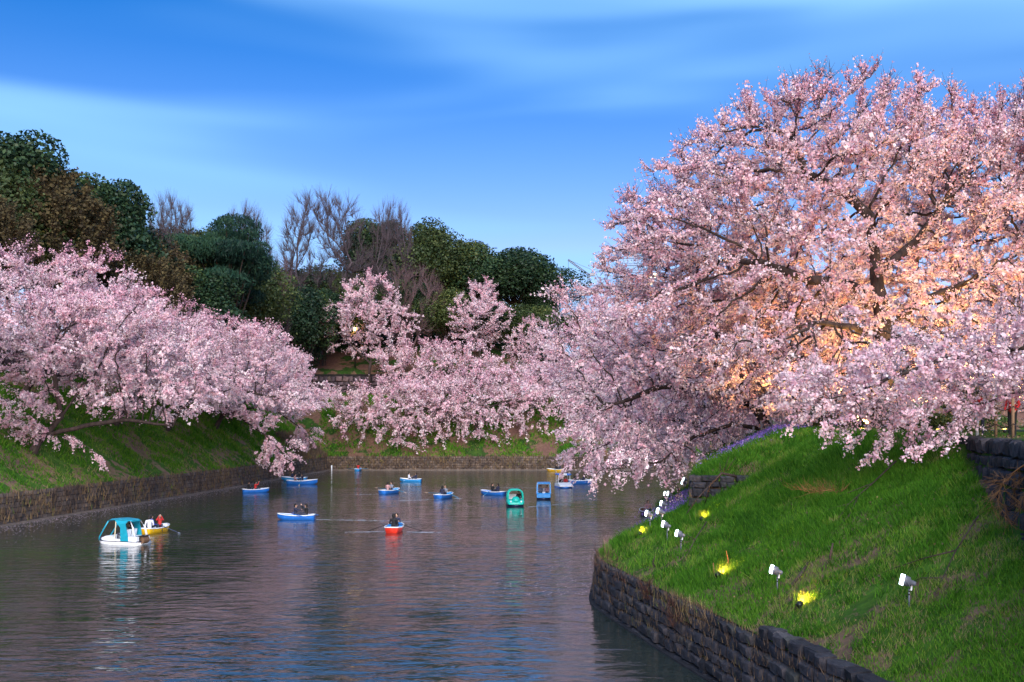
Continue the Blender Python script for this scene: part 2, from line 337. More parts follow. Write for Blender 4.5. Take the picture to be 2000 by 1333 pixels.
STONES = {k: [stone_mesh(i, M[k]) for i in range(7)] for k in ('stone_dark', 'stone_brown')}
def stone_wall(path, z0f, z1f, stone, course, mat, label, batter=.1, seed=1, depth=.4, jit=.12, group=None, limit=300):
    """path walked with the open side on the left; z0f/z1f give bottom and top at a path length"""
    r = random.Random(seed); P = [Vector((x, y, 0)) for x, y in path]; seg = [(P[i + 1] - P[i]).length for i in range(len(P) - 1)]; T = sum(seg)
    def at(s):
        i = 0
        while i < len(seg) - 1 and s > seg[i]: s -= seg[i]; i += 1
        d = (P[i + 1] - P[i]).normalized(); return P[i] + d * s, d
    root = empty('stone_wall', (*path[0], z0f(0))); off = Vector(root.location); n = 0
    zmin, zmax = min(z0f(T * k / 20) for k in range(21)), max(z1f(T * k / 20) for k in range(21)); z = zmin; ci = 0; core = MB()
    ks = 24
    for k in range(ks):
        (a, d), (b, d2) = at(T * k / ks), at(T * (k + 1) / ks); na, nb = Vector((-d.y, d.x, 0)), Vector((-d2.y, d2.x, 0)); s0, s1 = T * k / ks, T * (k + 1) / ks
        q = []
        for p, nn, s in ((a, na, s0), (b, nb, s1)):
            for zz, o_ in ((z0f(s) - .3, batter * (zmax - zmin)), (z1f(s) - .34, 0)): q += [p + nn * (o_ - .14) + Vector((0, 0, zz)) - off, p - nn * .75 + Vector((0, 0, zz)) - off]
        core.add(q, [(0, 4, 6, 2), (2, 6, 7, 3), (1, 3, 7, 5), (0, 2, 3, 1), (4, 5, 7, 6)])
    core.build('wall_core', M['mortar'], root)
    while z < zmax - course * .3:
        h = course * r.uniform(.75, 1.25); s = -stone * r.random() * .6
        while s < T:
            l = stone * r.uniform(.5, 1.5); m = s + l / 2; s += l
            if m < 0 or m > T or n >= limit: continue
            if z + h * .5 < z0f(m) or z + h * .75 > z1f(m): continue
            p, d = at(m); nn = Vector((-d.y, d.x, 0)); o = bpy.data.objects.new('stone', r.choice(STONES[mat])); COL.objects.link(o); o.parent = root; n += 1
            p = p + nn * (batter * (zmax - z - h / 2) - depth * .28 + r.uniform(-.05, .07)) + Vector((0, 0, z + h / 2 + r.uniform(-.03, .03))) - off
            o.matrix_local = Matrix.Translation(p) @ Matrix.Rotation(math.atan2(d.y, d.x) + math.pi + r.uniform(-jit, jit) * .4, 4, 'Z') @ Matrix.Rotation(r.uniform(-jit, jit) * .4, 4, 'Y') @ Matrix.Diagonal((l * .97, depth, h * .97, 1))
        z += h; ci += 1
    tag(root, label, 'wall', group); return root
yy = np.arange(18.4, 47.6, .8)
stone_wall([(float(Xs(y)), y) for y in yy], lambda s: -.25, lambda s: 1.95 + (.28 if s < 14.5 else 0), .62, .40, 'stone_dark', 'dark mossy stone moat wall curving round the floodlit grass slope', .1, 3)
bank_path = [(float(Xs(y)) - .22, y) for y in yy]
lg = MB()
for i in range(len(bank_path) - 1):
    (xa, ya), (xb, yb) = bank_path[i], bank_path[i + 1]
    lg.add([(xa - .0, ya, -.4), (xa - .24, ya, -.4), (xa - .22, ya, .05), (xa + .1, ya, .07), (xb - .0, yb, -.4), (xb - .24, yb, -.4), (xb - .22, yb, .05), (xb + .1, yb, .07)], [(1, 5, 6, 2), (2, 6, 7, 3)])
lo_ = lg.build('stone_footing', M['stone_dark']); tag(lo_, 'narrow dark stone footing at the waterline of the curving moat wall', 'footing')
stone_wall([(11, 17), (12.3, 23), (14.2, 30), (15.6, 35), (16.3, 37.4)], lambda s: 2.7 + .2 * s, lambda s: 7.3, .62, .44, 'stone_dark', 'dark cut stone wall holding up the railed terrace beside the slope', .06, 5, .45)
stone_wall([(13.0, 46.0), (10.0, 46.0), (8.1, 46.0), (8.7, 49), (10.6, 58)], lambda s: 3.3 if s > 2.8 else 4.5, lambda s: 5.4, .55, .36, 'stone_dark', 'low dark stone abutment standing out of the slope behind the orange lit branches', .05, 8, .4)
stone_wall([(-20, 203.45), (-40, 203.45)], lambda s: 14.2, lambda s: 18.6, 1.25, .95, 'stone_brown', 'rounded boulder wall at the top of the far slope behind a cherry trunk', .04, 11, .9, jit=.7)
stone_wall([(float(Xl(y)) - 13.0, y) for y in (128, 118, 108, 98, 88)], lambda s: 13.0, lambda s: 17.0, 1.1, 1.0, 'stone_brown', 'brown stone wall above the near cherries on the long slope', .03, 13, .8)
stone_wall([(40, 203.45), (-20, 203.45)], lambda s: 14.2, lambda s: 18.6, 1.5, 1.1, 'stone_brown', 'brown boulder wall half hidden by blossoms under the evergreen hill', .04, 12, .9, jit=.7)

# ------------------------------------------------------------------ trees
def ell(c, r, n, rg, shell=.55):
    d = rg.normal(size=(n, 3)); d /= np.linalg.norm(d, axis=1)[:, None]; rad = rg.uniform(shell ** 3, 1, n) ** (1 / 3)
    return np.array(c) + d * rad[:, None] * np.array(r)
def pads(c, r, n, rg, shell=.3, per=11, pad=.17, droop=.35):
    """attraction points gathered in flat drooping sprays, with gaps between them"""
    m = max(6, n // per); pc = ell((0, 0, 0), r, m, rg, shell); k = rg.integers(0, m, n); R0 = max(r[0], r[1]) * pad
    q = pc[k, :2] + np.array(c)[:2] * .8; out_ = q / (np.linalg.norm(q, axis=1)[:, None] + 1e-6); tan_ = np.stack([-out_[:, 1], out_[:, 0]], 1)
    g_ = rg.normal(0, 1, (n, 3)); xy = out_ * (g_[:, :1] * R0 * 1.5) + tan_ * (g_[:, 1:2] * R0 * .6)
    hz = np.clip((pc[k, 2] / r[2] + 1) / 2, 0, 1); z = g_[:, 2] * R0 * .16 - (droop * (1 - hz) * 1.6 - .06 * hz) * g_[:, 0] * R0 * 1.5
    q3 = pc[k] + np.column_stack([xy, z]); m3 = np.linalg.norm(q3 / np.array(r), axis=1); lim = rg.uniform(.95, 1.3, m)[k]; q3 *= np.where(m3 > lim, lim / m3, 1)[:, None]
    return np.array(c) + q3
def colonize(polys, att, step, kill, seed, maxit=220, trop=(0, 0, 0), jit=.18):
    """space colonisation: polys are start polylines (the first is the trunk), att the attraction points of the crown"""
    rg = np.random.default_rng(seed); pos = []; par = []
    def addpoly(pl):
        pl = [np.array(p, float) for p in pl]
        if not pos: pos.append(pl[0]); par.append(-1); last = 0
        else: last = int(np.argmin(np.linalg.norm(np.array(pos) - pl[0], axis=1)))
        for q in pl[1:]:
            a = pos[last]; k = max(1, int(np.linalg.norm(q - a) / step))
            for i in range(k):
                pos.append(a + (q - a) * (i + 1) / k + rg.normal(0, .06 * step, 3)); par.append(last); last = len(pos) - 1
    for pl in polys: addpoly(pl)
    A = np.array(att); P = np.array(pos); D = np.full(len(A), 1e9); near = np.zeros(len(A), int); start = 0; trop = np.array(trop); nch = np.zeros(100000, int)
    for it in range(maxit):
        new = P[start:]
        if len(new):
            for c0 in range(0, len(new), 400):
                d = np.linalg.norm(A[:, None] - new[None, c0:c0 + 400], axis=2); j = d.argmin(1); dm = d[np.arange(len(A)), j]; b = dm < D; D[b] = dm[b]; near[b] = start + c0 + j[b]
        start = len(P); keep = D > kill; A, D, near = A[keep], D[keep], near[keep]
        if not len(A): break
        u, inv = np.unique(near, return_inverse=True); v = A - P[near]; v /= np.linalg.norm(v, axis=1)[:, None] + 1e-9
        s = np.zeros((len(u), 3)); np.add.at(s, inv, v); s /= np.linalg.norm(s, axis=1)[:, None] + 1e-9
        s += trop + rg.normal(0, jit, s.shape); s /= np.linalg.norm(s, axis=1)[:, None] + 1e-9
        ok = nch[u] < 4
        if not ok.any(): break
        nch[u[ok]] += 1; P = np.concatenate([P, P[u[ok]] + s[ok] * step]); par += list(u[ok])
        if len(P) > 20000: break
    return P, np.array(par)
def radii(P, par, r0, p=2.15):
    n = len(P); acc = np.zeros(n); r = np.zeros(n); has = np.zeros(n, bool)
    for i in range(n - 1, -1, -1):
        r[i] = acc[i] ** (1 / p) if has[i] else r0
        if par[i] >= 0: acc[par[i]] += r[i] ** p; has[par[i]] = True
    return r, has
def wood(P, par, r, flare=1.5):
    """continuous tapered tubes along the chains of the skeleton"""
    n = len(P); main = np.full(n, -1); best = np.zeros(n)
    for i in range(n):
        q = par[i]
        if q >= 0 and r[i] > best[q]: best[q] = r[i]; main[q] = i
    V = []; F = []; off = 0
    for i in range(n):
        if par[i] >= 0 and main[par[i]] == i: continue
        ch = []; 
        if par[i] >= 0: ch.append(par[i])
        j = i
        while j >= 0: ch.append(j); j = main[j]
        if len(ch) < 2: continue
        pts = P[ch]; rr = r[ch].copy()
        if par[i] >= 0: rr[0] = rr[1]
        else: rr[:3] *= np.linspace(flare, 1, 3)[:len(rr[:3])]
        k = 8 if rr[0] > .12 else (5 if rr[0] > .045 else 3)
        t = np.gradient(pts, axis=0); t /= np.linalg.norm(t, axis=1)[:, None] + 1e-9
        ref = np.eye(3)[np.argmin(np.abs(t).mean(0))]; a = np.cross(t, ref); a /= np.linalg.norm(a, axis=1)[:, None] + 1e-9; b = np.cross(t, a)
        th = np.arange(k) * 2 * np.pi / k
        ring = pts[:, None] + rr[:, None, None] * (np.cos(th)[None, :, None] * a[:, None] + np.sin(th)[None, :, None] * b[:, None])
        V.append(ring.reshape(-1, 3)); m = len(ch); idx = off + np.arange(m * k).reshape(m, k); nx = np.roll(idx, -1, 1)
        F.append(np.stack([idx[:-1], nx[:-1], nx[1:], idx[1:]], -1).reshape(-1, 4)); off += m * k
    return np.concatenate(V), np.concatenate(F)
def twig_geo(B, d, L, r, rg, bend):
    """B base, d unit dir, L length: three-sided two-segment twigs; returns verts, faces, and the three points"""
    n = len(B); p1 = B + d * (L * .5)[:, None]; d2 = d + bend; d2 /= np.linalg.norm(d2, axis=1)[:, None]; p2 = p1 + d2 * (L * .5)[:, None]
    a = np.cross(d, rg.normal(size=(n, 3))); a /= np.linalg.norm(a, axis=1)[:, None] + 1e-9; b = np.cross(d, a); V = []
    for p, rr in ((B, r), (p1, r * .7), (p2, r * .35)):
        for k in range(3):
            V.append(p + (a * math.cos(2.094 * k) + b * math.sin(2.094 * k)) * rr)
    V = np.stack(V, 1).reshape(-1, 3); base = (np.arange(n) * 9)[:, None, None]; q = []
    for s in range(2):
        for k in range(3): q.append([s * 3 + k, s * 3 + (k + 1) % 3, s * 3 + 3 + (k + 1) % 3, s * 3 + 3 + k])
    return V, (base + np.array(q)[None]).reshape(-1, 4), p1, p2
def quads(C, size, rg, nrm=None, up=0., aspect=1., tri=False):
    n = len(C); nn = rg.normal(size=(n, 3))
    if nrm is not None: nn = nn * .6 + nrm
    nn[:, 2] += up; nn /= np.linalg.norm(nn, axis=1)[:, None] + 1e-9
    a = np.cross(nn, rg.normal(size=(n, 3))); a /= np.linalg.norm(a, axis=1)[:, None] + 1e-9; b = np.cross(nn, a) * aspect; h = (size / 2)[:, None]
    if tri: return np.stack([C - a * h * 1.2, C + a * h * .6 - b * h * 1.05, C + a * h * .6 + b * h * 1.05], 1).reshape(-1, 3), np.arange(n * 3).reshape(n, 3)
    V = np.stack([C - a * h, C - b * h * .9 + nn * h * .25, C + a * h, C + b * h * .9 + nn * h * .25], 1).reshape(-1, 3)
    return V, np.arange(n * 4).reshape(n, 4)
def joinvf(parts):
    V = []; F = []; o = 0
    for v, f in parts: V.append(v); F.append(f + o); o += len(v)
    return np.concatenate(V), np.concatenate(F)
def cherry_meshes(name, polys, ells, seed, step=.5, kill=.9, r0=.021, ntw=7000, twl=.8, twr=.014, nq=100000, fs=.09, rthr=.05, droop=-.35, tri=False, rscale=1, uni=.15):
    rg = np.random.default_rng(seed); att = np.concatenate([pads(c, r, int(n * (1 - uni)), rg, sh) for c, r, n, sh in ells] + [ell(c, np.array(r) * 1.04, int(n * uni), rg, sh) for c, r, n, sh in ells])
    P, par = colonize(polys, att, step, kill, seed, trop=(0, 0, .03)); r, has = radii(P, par, r0); r *= rscale
    cen = np.average(att, axis=0); zlo, zhi = att[:, 2].min(), att[:, 2].max()
    cand = np.where((r < rthr) & (par >= 0))[0]; wz = (P[cand, 2] - zlo) / (zhi - zlo); wz = .7 + 1.3 * np.clip(wz, 0, 1.2) ** 2; sel = rg.choice(cand, ntw, p=wz / wz.sum()); B = P[sel] + (P[par[sel]] - P[sel]) * rg.uniform(0, 1, ntw)[:, None]
    d = P[sel] - P[par[sel]]; d /= np.linalg.norm(d, axis=1)[:, None] + 1e-9; o = B - cen; o /= np.linalg.norm(o, axis=1)[:, None] + 1e-9
    hz = (B[:, 2] - zlo) / (zhi - zlo); g = np.zeros((ntw, 3)); g[:, 2] = droop + (.75 - droop) * np.clip(hz, 0, 1) ** 1.6
    d = d * .9 + rg.normal(0, .42, (ntw, 3)) * np.array([1, 1, .6]) + o * .45 + g * .7; d /= np.linalg.norm(d, axis=1)[:, None]
    L = twl * rg.uniform(.5, 1.35, ntw); bend = rg.normal(0, .25, (ntw, 3)) + np.array([0, 0, 1]) * (g[:, 2:3] * .6)
    tv, tf, p1, p2 = twig_geo(B, d, L, twr, rg, bend)
    wv, wf = wood(P, par, r); V, F = joinvf([(wv, wf), (tv, tf)])
    trunk = np_mesh(name + '_trunk', V, F, M['bark'], smooth=True)
    dens = np.clip(1.15 - .95 * np.clip((hz - .70) / .30, 0, 1), .1, 1) * np.clip(fbm(B[:, 0], B[:, 2] * 1.6 + B[:, 1], seed, 3, .22) * .9 + .85, .12, 1.6)
    ti = rg.choice(ntw, nq, p=dens / dens.sum()); u = rg.uniform(.08, 1, nq)
    # blossoms sit in tufts along the twig
    u = np.round(u * 5 + rg.uniform(-.15, .15, nq)) / 5; u = np.clip(u, .05, 1)[:, None]
    C = np.where(u < .5, B[ti] + (p1[ti] - B[ti]) * u * 2, p1[ti] + (p2[ti] - p1[ti]) * (u * 2 - 1)) + rg.normal(0, fs * .5, (nq, 3))
    qv, qf = quads(C, fs * np.exp(rg.normal(0, .35, nq)), rg, up=.35, tri=tri)
    buds = np.clip((hz[ti] - .72) / .28, 0, 1)
    tint = np.clip(rg.normal(.6, .13, nq) + .22 * rg.normal(0, 1, ntw)[ti] * .8 + .12 * fbm(C[:, 0], C[:, 1] + C[:, 2], seed + 5, 2, .15) - .45 * buds ** 1.5, 0, 1)
    return trunk, np_mesh(name + '_crown', qv, qf, M['blossom'], tint)
def place_tree(kind, meshes, loc, rz=0, s=1, label='', group=None, cat='tree', sz=None):
    root = empty(kind, loc, rz); root.scale = (s, s, sz or s)
    link('trunk', meshes[0], root); c = link('crown', meshes[1], root); c['kind'] = 'stuff'
    tag(root, label, cat, group); return root
def rel(pl, b): return [tuple(np.array(p) - np.array(b)) for p in pl]
GC_R, GC_L, GC_F = 'cherry trees on the floodlit bank', 'cherry trees along the long slope', 'cherry trees on the far slope'
# the great tree on the floodlit terrace and its neighbours
b = (20.5, 57, 7.05)
T1 = cherry_meshes('great_cherry', [rel([(20.5, 57, 7), (20.7, 57, 10), (20.6, 57, 13.2), (20.2, 57, 16), (19.9, 57, 19)], b), rel([(20.5, 57, 14.2), (18.4, 56.6, 14.9), (16.4, 56.2, 15.1), (13.5, 56, 16)], b), rel([(20, 57, 18.6), (18.3, 57, 19.9), (16.4, 57, 20.8), (15.6, 57, 22.5)], b),
        rel([(20.3, 57, 15.5), (22.5, 57.3, 17.2), (24.5, 57.5, 19.5)], b), rel([(20.6, 57, 12.8), (22.5, 56, 14), (25, 55.4, 15)], b), rel([(20.6, 57, 11.6), (18.6, 55.4, 12.6), (16.2, 53.8, 12.6)], b)],
        [((-1.5, 2.5, 9.8), (11.8, 8.5, 9.2), 3000, .35), ((-1.5, 2, 15.2), (8, 6, 4.2), 900, .1), ((-8, 1, 11.2), (5.4, 5.5, 5), 800, .2), ((-1.5, -2, 4.2), (10, 6, 2.4), 500, .2)], 21, step=.5, kill=.8, ntw=17000, twl=.9, nq=300000, fs=.10, uni=.5, droop=-.25, rscale=1.05)
place_tree('cherry_tree', T1, b, 0, 1, 'great broad cherry tree with an orange lit trunk on the terrace', GC_R, sz=1.07)
place_tree('cherry_tree', T1, (34.5, 63, 7.1), R(150), 1.12, 'cherry tree with bare topmost twigs beyond the great lit one', GC_R)
b = (17, 66, 6.6)
T2 = cherry_meshes('leaning_cherry', [rel([(17, 66, 6.3), (16, 66, 8.4), (14.2, 66, 10.6), (12, 66.2, 12.6)], b), rel([(15.6, 66, 9), (12.8, 65.5, 10), (9.5, 65, 10.2), (6.5, 65, 9)], b), rel([(16.6, 66, 7.6), (14, 65, 7.8), (11.5, 64, 7), (9.5, 63.5, 5.6)], b), rel([(14.2, 66, 10.6), (13, 66, 14.5), (11.5, 66, 17.5)], b)],
        [((-5.8, 1, 7.2), (8.6, 7.4, 6.8), 1300, .3), ((-5.4, 0, 12.2), (6.2, 6, 4.6), 600, .3), ((-7.6, -2, -.2), (5, 4, 3.8), 420, .2), ((-10.8, 0, 2.5), (3.8, 4, 4.4), 280, .2)], 33, step=.48, kill=.85, ntw=8000, twl=1.0, nq=122000, fs=.108, droop=-.75)
place_tree('cherry_tree', T2, b, 0, 1, 'cherry tree leaning far over the water with its branches trailing down', GC_R)
b0 = (19.2, 88, 4.8)
T3 = cherry_meshes('waterside_cherry', [[(0, 0, -.4), (-1.5, 0, 2.2), (-4, 0, 5), (-6.5, 0, 7)], [(-2, 0, 3), (-6, -1, 3.5), (-10, -1.5, 2.6)], [(-2.5, 0, 3.4), (-2.5, 1, 7), (-3, 1.5, 9.5)]],
        [((-6.3, 0, 7), (9.8, 8.4, 7), 1200, .3), ((-10, -1, 1.8), (6, 5.5, 3.6), 360, .2)], 41, step=.6, kill=1.0, ntw=4200, twl=1.15, twr=.011, nq=76000, fs=.146, droop=-.6, tri=True)
place_tree('cherry_tree', T3, b0, 0, 1, 'cherry tree behind the leaning one, low over the moat past the white floodlights', GC_R)
place_tree('cherry_tree', T3, (25.5, 112, 4.6), R(-8), 1.12, 'farther cherry tree on the floodlit bank beside the passing pedal boats', GC_R)
place_tree('cherry_tree', T3, (35, 142, 4.6), R(12), 1.2, 'farthest cherry tree at the bend of the floodlit bank', GC_R)
place_tree('cherry_tree', T3, (31, 90, 7.1), R(-60), 1.1, 'cherry tree behind the great tree, further along the terrace', GC_R)
b = (21.5, 34, 7.05)
T0 = cherry_meshes('near_cherry', [rel([(21.5, 34, 7), (21, 34.2, 8.8), (20, 34.6, 10)], b), rel([(20.2, 34.5, 9.8), (17.5, 35.2, 10.3), (15, 35.8, 9.9), (12.6, 36, 9)], b), rel([(20.8, 34.3, 9), (18, 34, 9), (15.4, 34, 8.3)], b), rel([(20, 34.6, 10), (20.4, 35, 12.5), (20, 35, 14)], b)],
        [((-6.6, 1.6, 2.1), (5.2, 4, 1.6), 900, .2), ((-8.6, .8, .7), (3.0, 2.4, 1.3), 380, .2), ((-1, 1, 3.6), (5.5, 4, 2.6), 500, .2)], 52, step=.36, kill=.55, ntw=5200, twl=.62, twr=.006, nq=74000, fs=.08, droop=-.55, r0=.009)
place_tree('cherry_tree', T0, b, 0, 1, 'near cherry tree with white blossom sprays hanging over the terrace edge', GC_R)
# long slope
LA = cherry_meshes('slope_cherry', [[(0, 0, -.4), (1, .4, 1.4), (2.4, .6, 3), (4, .8, 5.4)], [(1.2, .4, 1.4), (4.5, .6, 2.2), (8, 1, 2.8), (12, 1.4, 2.2)], [(2.4, .6, 3), (1.8, .8, 6), (1.4, 1, 9)], [(1.2, .4, 1.5), (4, -.6, 1.3), (7, -1.6, -.6)]],
        [((4.6, 1.5, 9.4), (8.2, 7, 5.2), 1250, .3), ((10, 1.5, 5), (5.4, 5, 2.4), 420, .2), ((-1, -4, 4.5), (4, 3, 1.6), 90, .2)], 61, step=.6, kill=1.0, ntw=4600, twl=1.15, twr=.015, nq=106000, fs=.128, droop=-.6, tri=True, rscale=1.15)
LB = cherry_meshes('slope_cherry', [[(0, 0, -.4), (1.5, 0, 2.4), (3, 0, 5.2), (4, 0, 8)], [(1.5, 0, 2.4), (5, .5, 4), (9, .5, 4.8), (13, .4, 3.8)], [(3, 0, 5.2), (1, 1, 9)]],
        [((4.2, 0, 9.2), (8.4, 7.4, 5.6), 1300, .3), ((11, 0, 5), (5, 5, 2.8), 460, .2)], 67, step=.6, kill=1.0, ntw=4600, twl=1.15, twr=.015, nq=104000, fs=.13, droop=-.6, tri=True, rscale=1.1)
LC = cherry_meshes('slope_cherry', [[(0, 0, -.4), (1, .4, 1.4), (2.4, .6, 3), (4, .8, 5.4)], [(1.2, .4, 1.4), (4.5, .6, 2), (8, .8, 1.4), (11.5, .8, -1), (13.5, .6, -3)], [(2.4, .6, 3), (1.8, .8, 6), (1.4, 1, 9)], [(2.4, .6, 3), (7, 1, 4.6), (12, 1.4, 3.6)]],
        [((4.6, 1.5, 8.6), (8.2, 7, 5.2), 1250, .3), ((10.5, 1.5, 3.6), (5.6, 5, 2.8), 480, .2), ((12.8, .4, -2.6), (2.8, 3, 2.6), 220, .2)], 63, step=.6, kill=1.0, ntw=4800, twl=1.15, twr=.014, nq=104000, fs=.132, droop=-.8, tri=True, rscale=1.15)
for m, x, y, rz, s, lab in ((LA, -42.3, 90, 0, 1, 'cherry tree with a thick dark low limb bending over the grass slope'), (LB, -47.5, 99, R(10), 1.0, 'cherry tree below the brown stone wall, high on the long slope'),
        (LB, -43.5, 112, R(-6), .95, 'full cherry tree midway along the long slope above the blue boat with a red coat'), (LC, -42, 124, R(0), 1.05, 'wide cherry tree reaching down to the pair of blue boats'),
        (LB, -41.5, 143, R(-10), 1.0, 'cherry tree under the dark pine on the long slope'), (LC, -42.5, 153, R(4), .88, 'last cherry tree of the long slope near the moat corner'),
        (LA, -49.5, 74, R(-20), .9, 'cherry tree at the picture edge, its low spray hanging by the overgrown wall'), (LB, -49, 124, R(15), .72, 'cherry tree high on the slope under the olive budding tree'), (LB, -48, 140, R(-14), .75, 'cherry tree high on the slope beside the pine')):
    place_tree('cherry_tree', m, (x, y, float(left_z(x, y))), rz, s, lab, GC_L)
FA = cherry_meshes('far_cherry', [[(0, 0, -.5), (.2, 0, 4), (.5, 0, 7), (0, 0, 11)], [(.4, 0, 5.5), (4, -.5, 8), (7, -1, 9)], [(.3, 0, 6), (-3, .5, 9), (-5, 0, 12)]],
        [((0, 0, 13), (8.5, 7, 6.5), 620, .3), ((0, 0, 19), (4, 4, 4.5), 180, .2)], 71, step=.8, kill=1.3, ntw=1900, twl=1.5, twr=.022, nq=27000, fs=.205, droop=-.1, tri=True, r0=.03, rthr=.1)
FB = cherry_meshes('far_cherry', [[(0, 0, -.5), (.5, -.6, 2), (1.6, -1.5, 4.2), (2.5, -2, 6)], [(.8, -.8, 2.6), (-3, -2, 4.5), (-7, -3, 4.6)], [(1.6, -1.5, 4.2), (6, -3, 5.6), (10, -4, 4.6)]],
        [((0, -1.5, 6.2), (12, 6, 4.8), 900, .25), ((1, -4.5, 2), (11, 3, 3.2), 260, .2)], 75, step=.8, kill=1.25, ntw=2200, twl=1.5, twr=.022, nq=34000, fs=.195, droop=-.6, tri=True, r0=.028, rthr=.1)
for m, x, y, rz, s, lab in ((FA, -28, 199.5, 0, 1.05, 'tall cherry tree standing before the rounded boulder wall'), (FA, -6.5, 204, R(70), .82, 'tall cherry tree against the dark evergreen dome'), (FB, -21, 187.5, 0, 1.08, 'spreading cherry tree low on the far slope, touching the water'),
        (FB, -7, 189, R(10), 1.1, 'spreading cherry tree right of the bare gap on the far slope'), (FB, -14, 197, R(-12), 1.05, 'cherry tree on top of the far slope below the dark shade'), (FA, 4, 198, R(160), .66, 'cherry tree at the foot of the evergreen hill, half behind leaning branches'),
        (FB, 10, 193, R(-8), 1.1, 'cherry tree on the far slope behind the yellow boat'), (FA, 18, 204, R(30), .8, 'cherry tree on the far slope past the evergreen hill'), (FB, 28, 195, R(14), 1.1, 'cherry tree far behind the trailing branches')):
    place_tree('cherry_tree', m, (x, y, float(far_z(x, y))), rz, s, lab, GC_F)

# evergreen, pine, bare and budding trees of the hill
def leafy_meshes(name, seed, rx, rz_, base, nl, nleaf, size, mat, flat=1., lump=.42, trunk_r=.35, lift=.25, spiky=False):
    rg = np.random.default_rng(seed); d = rg.normal(size=(nl, 3)); d /= np.linalg.norm(d, axis=1)[:, None]; d[:, 2] = np.abs(d[:, 2]) * 1.1 - lift
    c = d * np.array([rx, rx, rz_]) * rg.uniform(.42, 1.08, nl)[:, None] * .80 + np.array([0, 0, base + rz_]); lr = rx * lump * np.clip(rg.lognormal(-.2, .35, nl), .4, 1.4)
    li = rg.choice(nl, nleaf, p=lr ** 2 / (lr ** 2).sum()); n = rg.normal(size=(nleaf, 3)); n[:, 2] += .35; n /= np.linalg.norm(n, axis=1)[:, None]
    if spiky: c[:, :2] *= rg.uniform(.5, 1.25, nl)[:, None]
    C = c[li] + n * (lr[li] * rg.uniform(.72, 1.06, nleaf))[:, None] * np.array([1, 1, flat]); lum = np.clip(rg.normal(.42, .16, nl), 0, 1)
    V, F = quads(C, size * rg.uniform(.6, 1.4, nleaf), rg, nrm=n * .8, aspect=.22 if spiky else .7); tint = np.clip(lum[li] + rg.normal(0, .16, nleaf), 0, 1)
    polys = [np.array([[0, 0, -1], [.2, .1, base * .5], [0, 0, base + rz_ * .4], [0, 0, base + rz_ * 1.3]])]; tv = []
    P = list(np.linspace([0, 0, -1.], [.2, .1, base + rz_ * 1.3], 8)); par = [-1] + list(range(7))
    for k in range(nl):
        a = min(7, 2 + int(rg.uniform(0, 5))); P.append((P[a] + c[k]) / 2 + rg.normal(0, .3, 3)); par.append(a); P.append(c[k]); par.append(len(P) - 2)
    P = np.array(P); r = np.concatenate([np.linspace(trunk_r, trunk_r * .3, 8), np.tile([trunk_r * .3, trunk_r * .12], nl)])
    wv, wf = wood(P, np.array(par), r)
    return np_mesh(name + '_trunk', wv, wf, M['dark_bark'], smooth=True), np_mesh(name + '_crown', V, F, mat, tint)
def bare_meshes(name, seed, polys, ells, ntw, twl, twr, mat, step=.9, kill=1.4, up=.9, r0=.035, nleaf=0, lsize=.3, lmat=None, rscale=1, spread=.28):
    rg = np.random.default_rng(seed); att = np.concatenate([ell(c, r, n, rg, sh) for c, r, n, sh in ells]); P, par = colonize(polys, att, step, kill, seed, trop=(0, 0, .07), jit=.12); r, has = radii(P, par, r0, 2.3); r *= rscale
    cen = np.average(att, axis=0); cen[2] = att[:, 2].min() - 4; cand = np.where((r < .14) & (par >= 0))[0]; sel = rg.choice(cand, ntw); B = P[sel]
    d = P[sel] - P[par[sel]]; d /= np.linalg.norm(d, axis=1)[:, None] + 1e-9; o = B - cen; o /= np.linalg.norm(o, axis=1)[:, None] + 1e-9
    d = d * .6 + rg.normal(0, spread, (ntw, 3)) + o * .6 + np.array([0, 0, up]); d /= np.linalg.norm(d, axis=1)[:, None]
    tv, tf, p1, p2 = twig_geo(B, d, twl * rg.uniform(.5, 1.4, ntw), twr, rg, rg.normal(0, .15, (ntw, 3)) + np.array([0, 0, .2]))
    wv, wf = wood(P, par, r); t = np_mesh(name + '_trunk', wv, wf, mat, smooth=True)
    parts = np_mesh(name + '_crown', tv, tf, mat)
    if nleaf:
        ti = rg.integers(0, ntw, nleaf); C = B[ti] + (p2[ti] - B[ti]) * rg.uniform(0, 1.1, nleaf)[:, None] + rg.normal(0, .25, (nleaf, 3)); V, F = quads(C, lsize * rg.uniform(.6, 1.4, nleaf), rg, up=.3)
        V, F = joinvf([(tv, tf), (V, F)]); tint = np.concatenate([np.full(len(tf), .05), np.clip(rg.normal(.5, .22, nleaf), 0, 1)]); parts = np_mesh(name + '_crown', V, F, lmat, tint)
    return t, parts
EV = [leafy_meshes('evergreen', 101, 7.5, 10.5, 3, 52, 31000, .45, M['leaf_dark']), leafy_meshes('evergreen', 103, 8, 9.5, 2, 54, 31000, .45, M['leaf_mid']), leafy_meshes('evergreen', 105, 12, 9.5, 3, 90, 42000, .48, M['leaf_dark'], lump=.27)]
CON = leafy_meshes('conifer', 109, 2.2, 6, 2, 26, 5000, .45, M['leaf_mid'], lump=.34)
PIN = leafy_meshes('pine', 111, 11, 8, 4, 46, 34000, .6, M['needle'], flat=.30, lump=.27, trunk_r=.45, lift=.5, spiky=True)
BA = bare_meshes('bare_tree', 121, [[(0, 0, -1), (0, 0, 5), (.3, 0, 11)], [(0, 0, 6), (-3, 0, 11), (-5, 0, 16)], [(.2, 0, 8), (3, .5, 13), (5, .5, 18)]], [((0, 0, 19), (8.6, 7, 12), 620, .45), ((0, 0, 26), (6, 5, 5), 160, .3)], 7500, 2.2, .022, M['bare_bark'], up=.25, spread=.34, rscale=1.25)
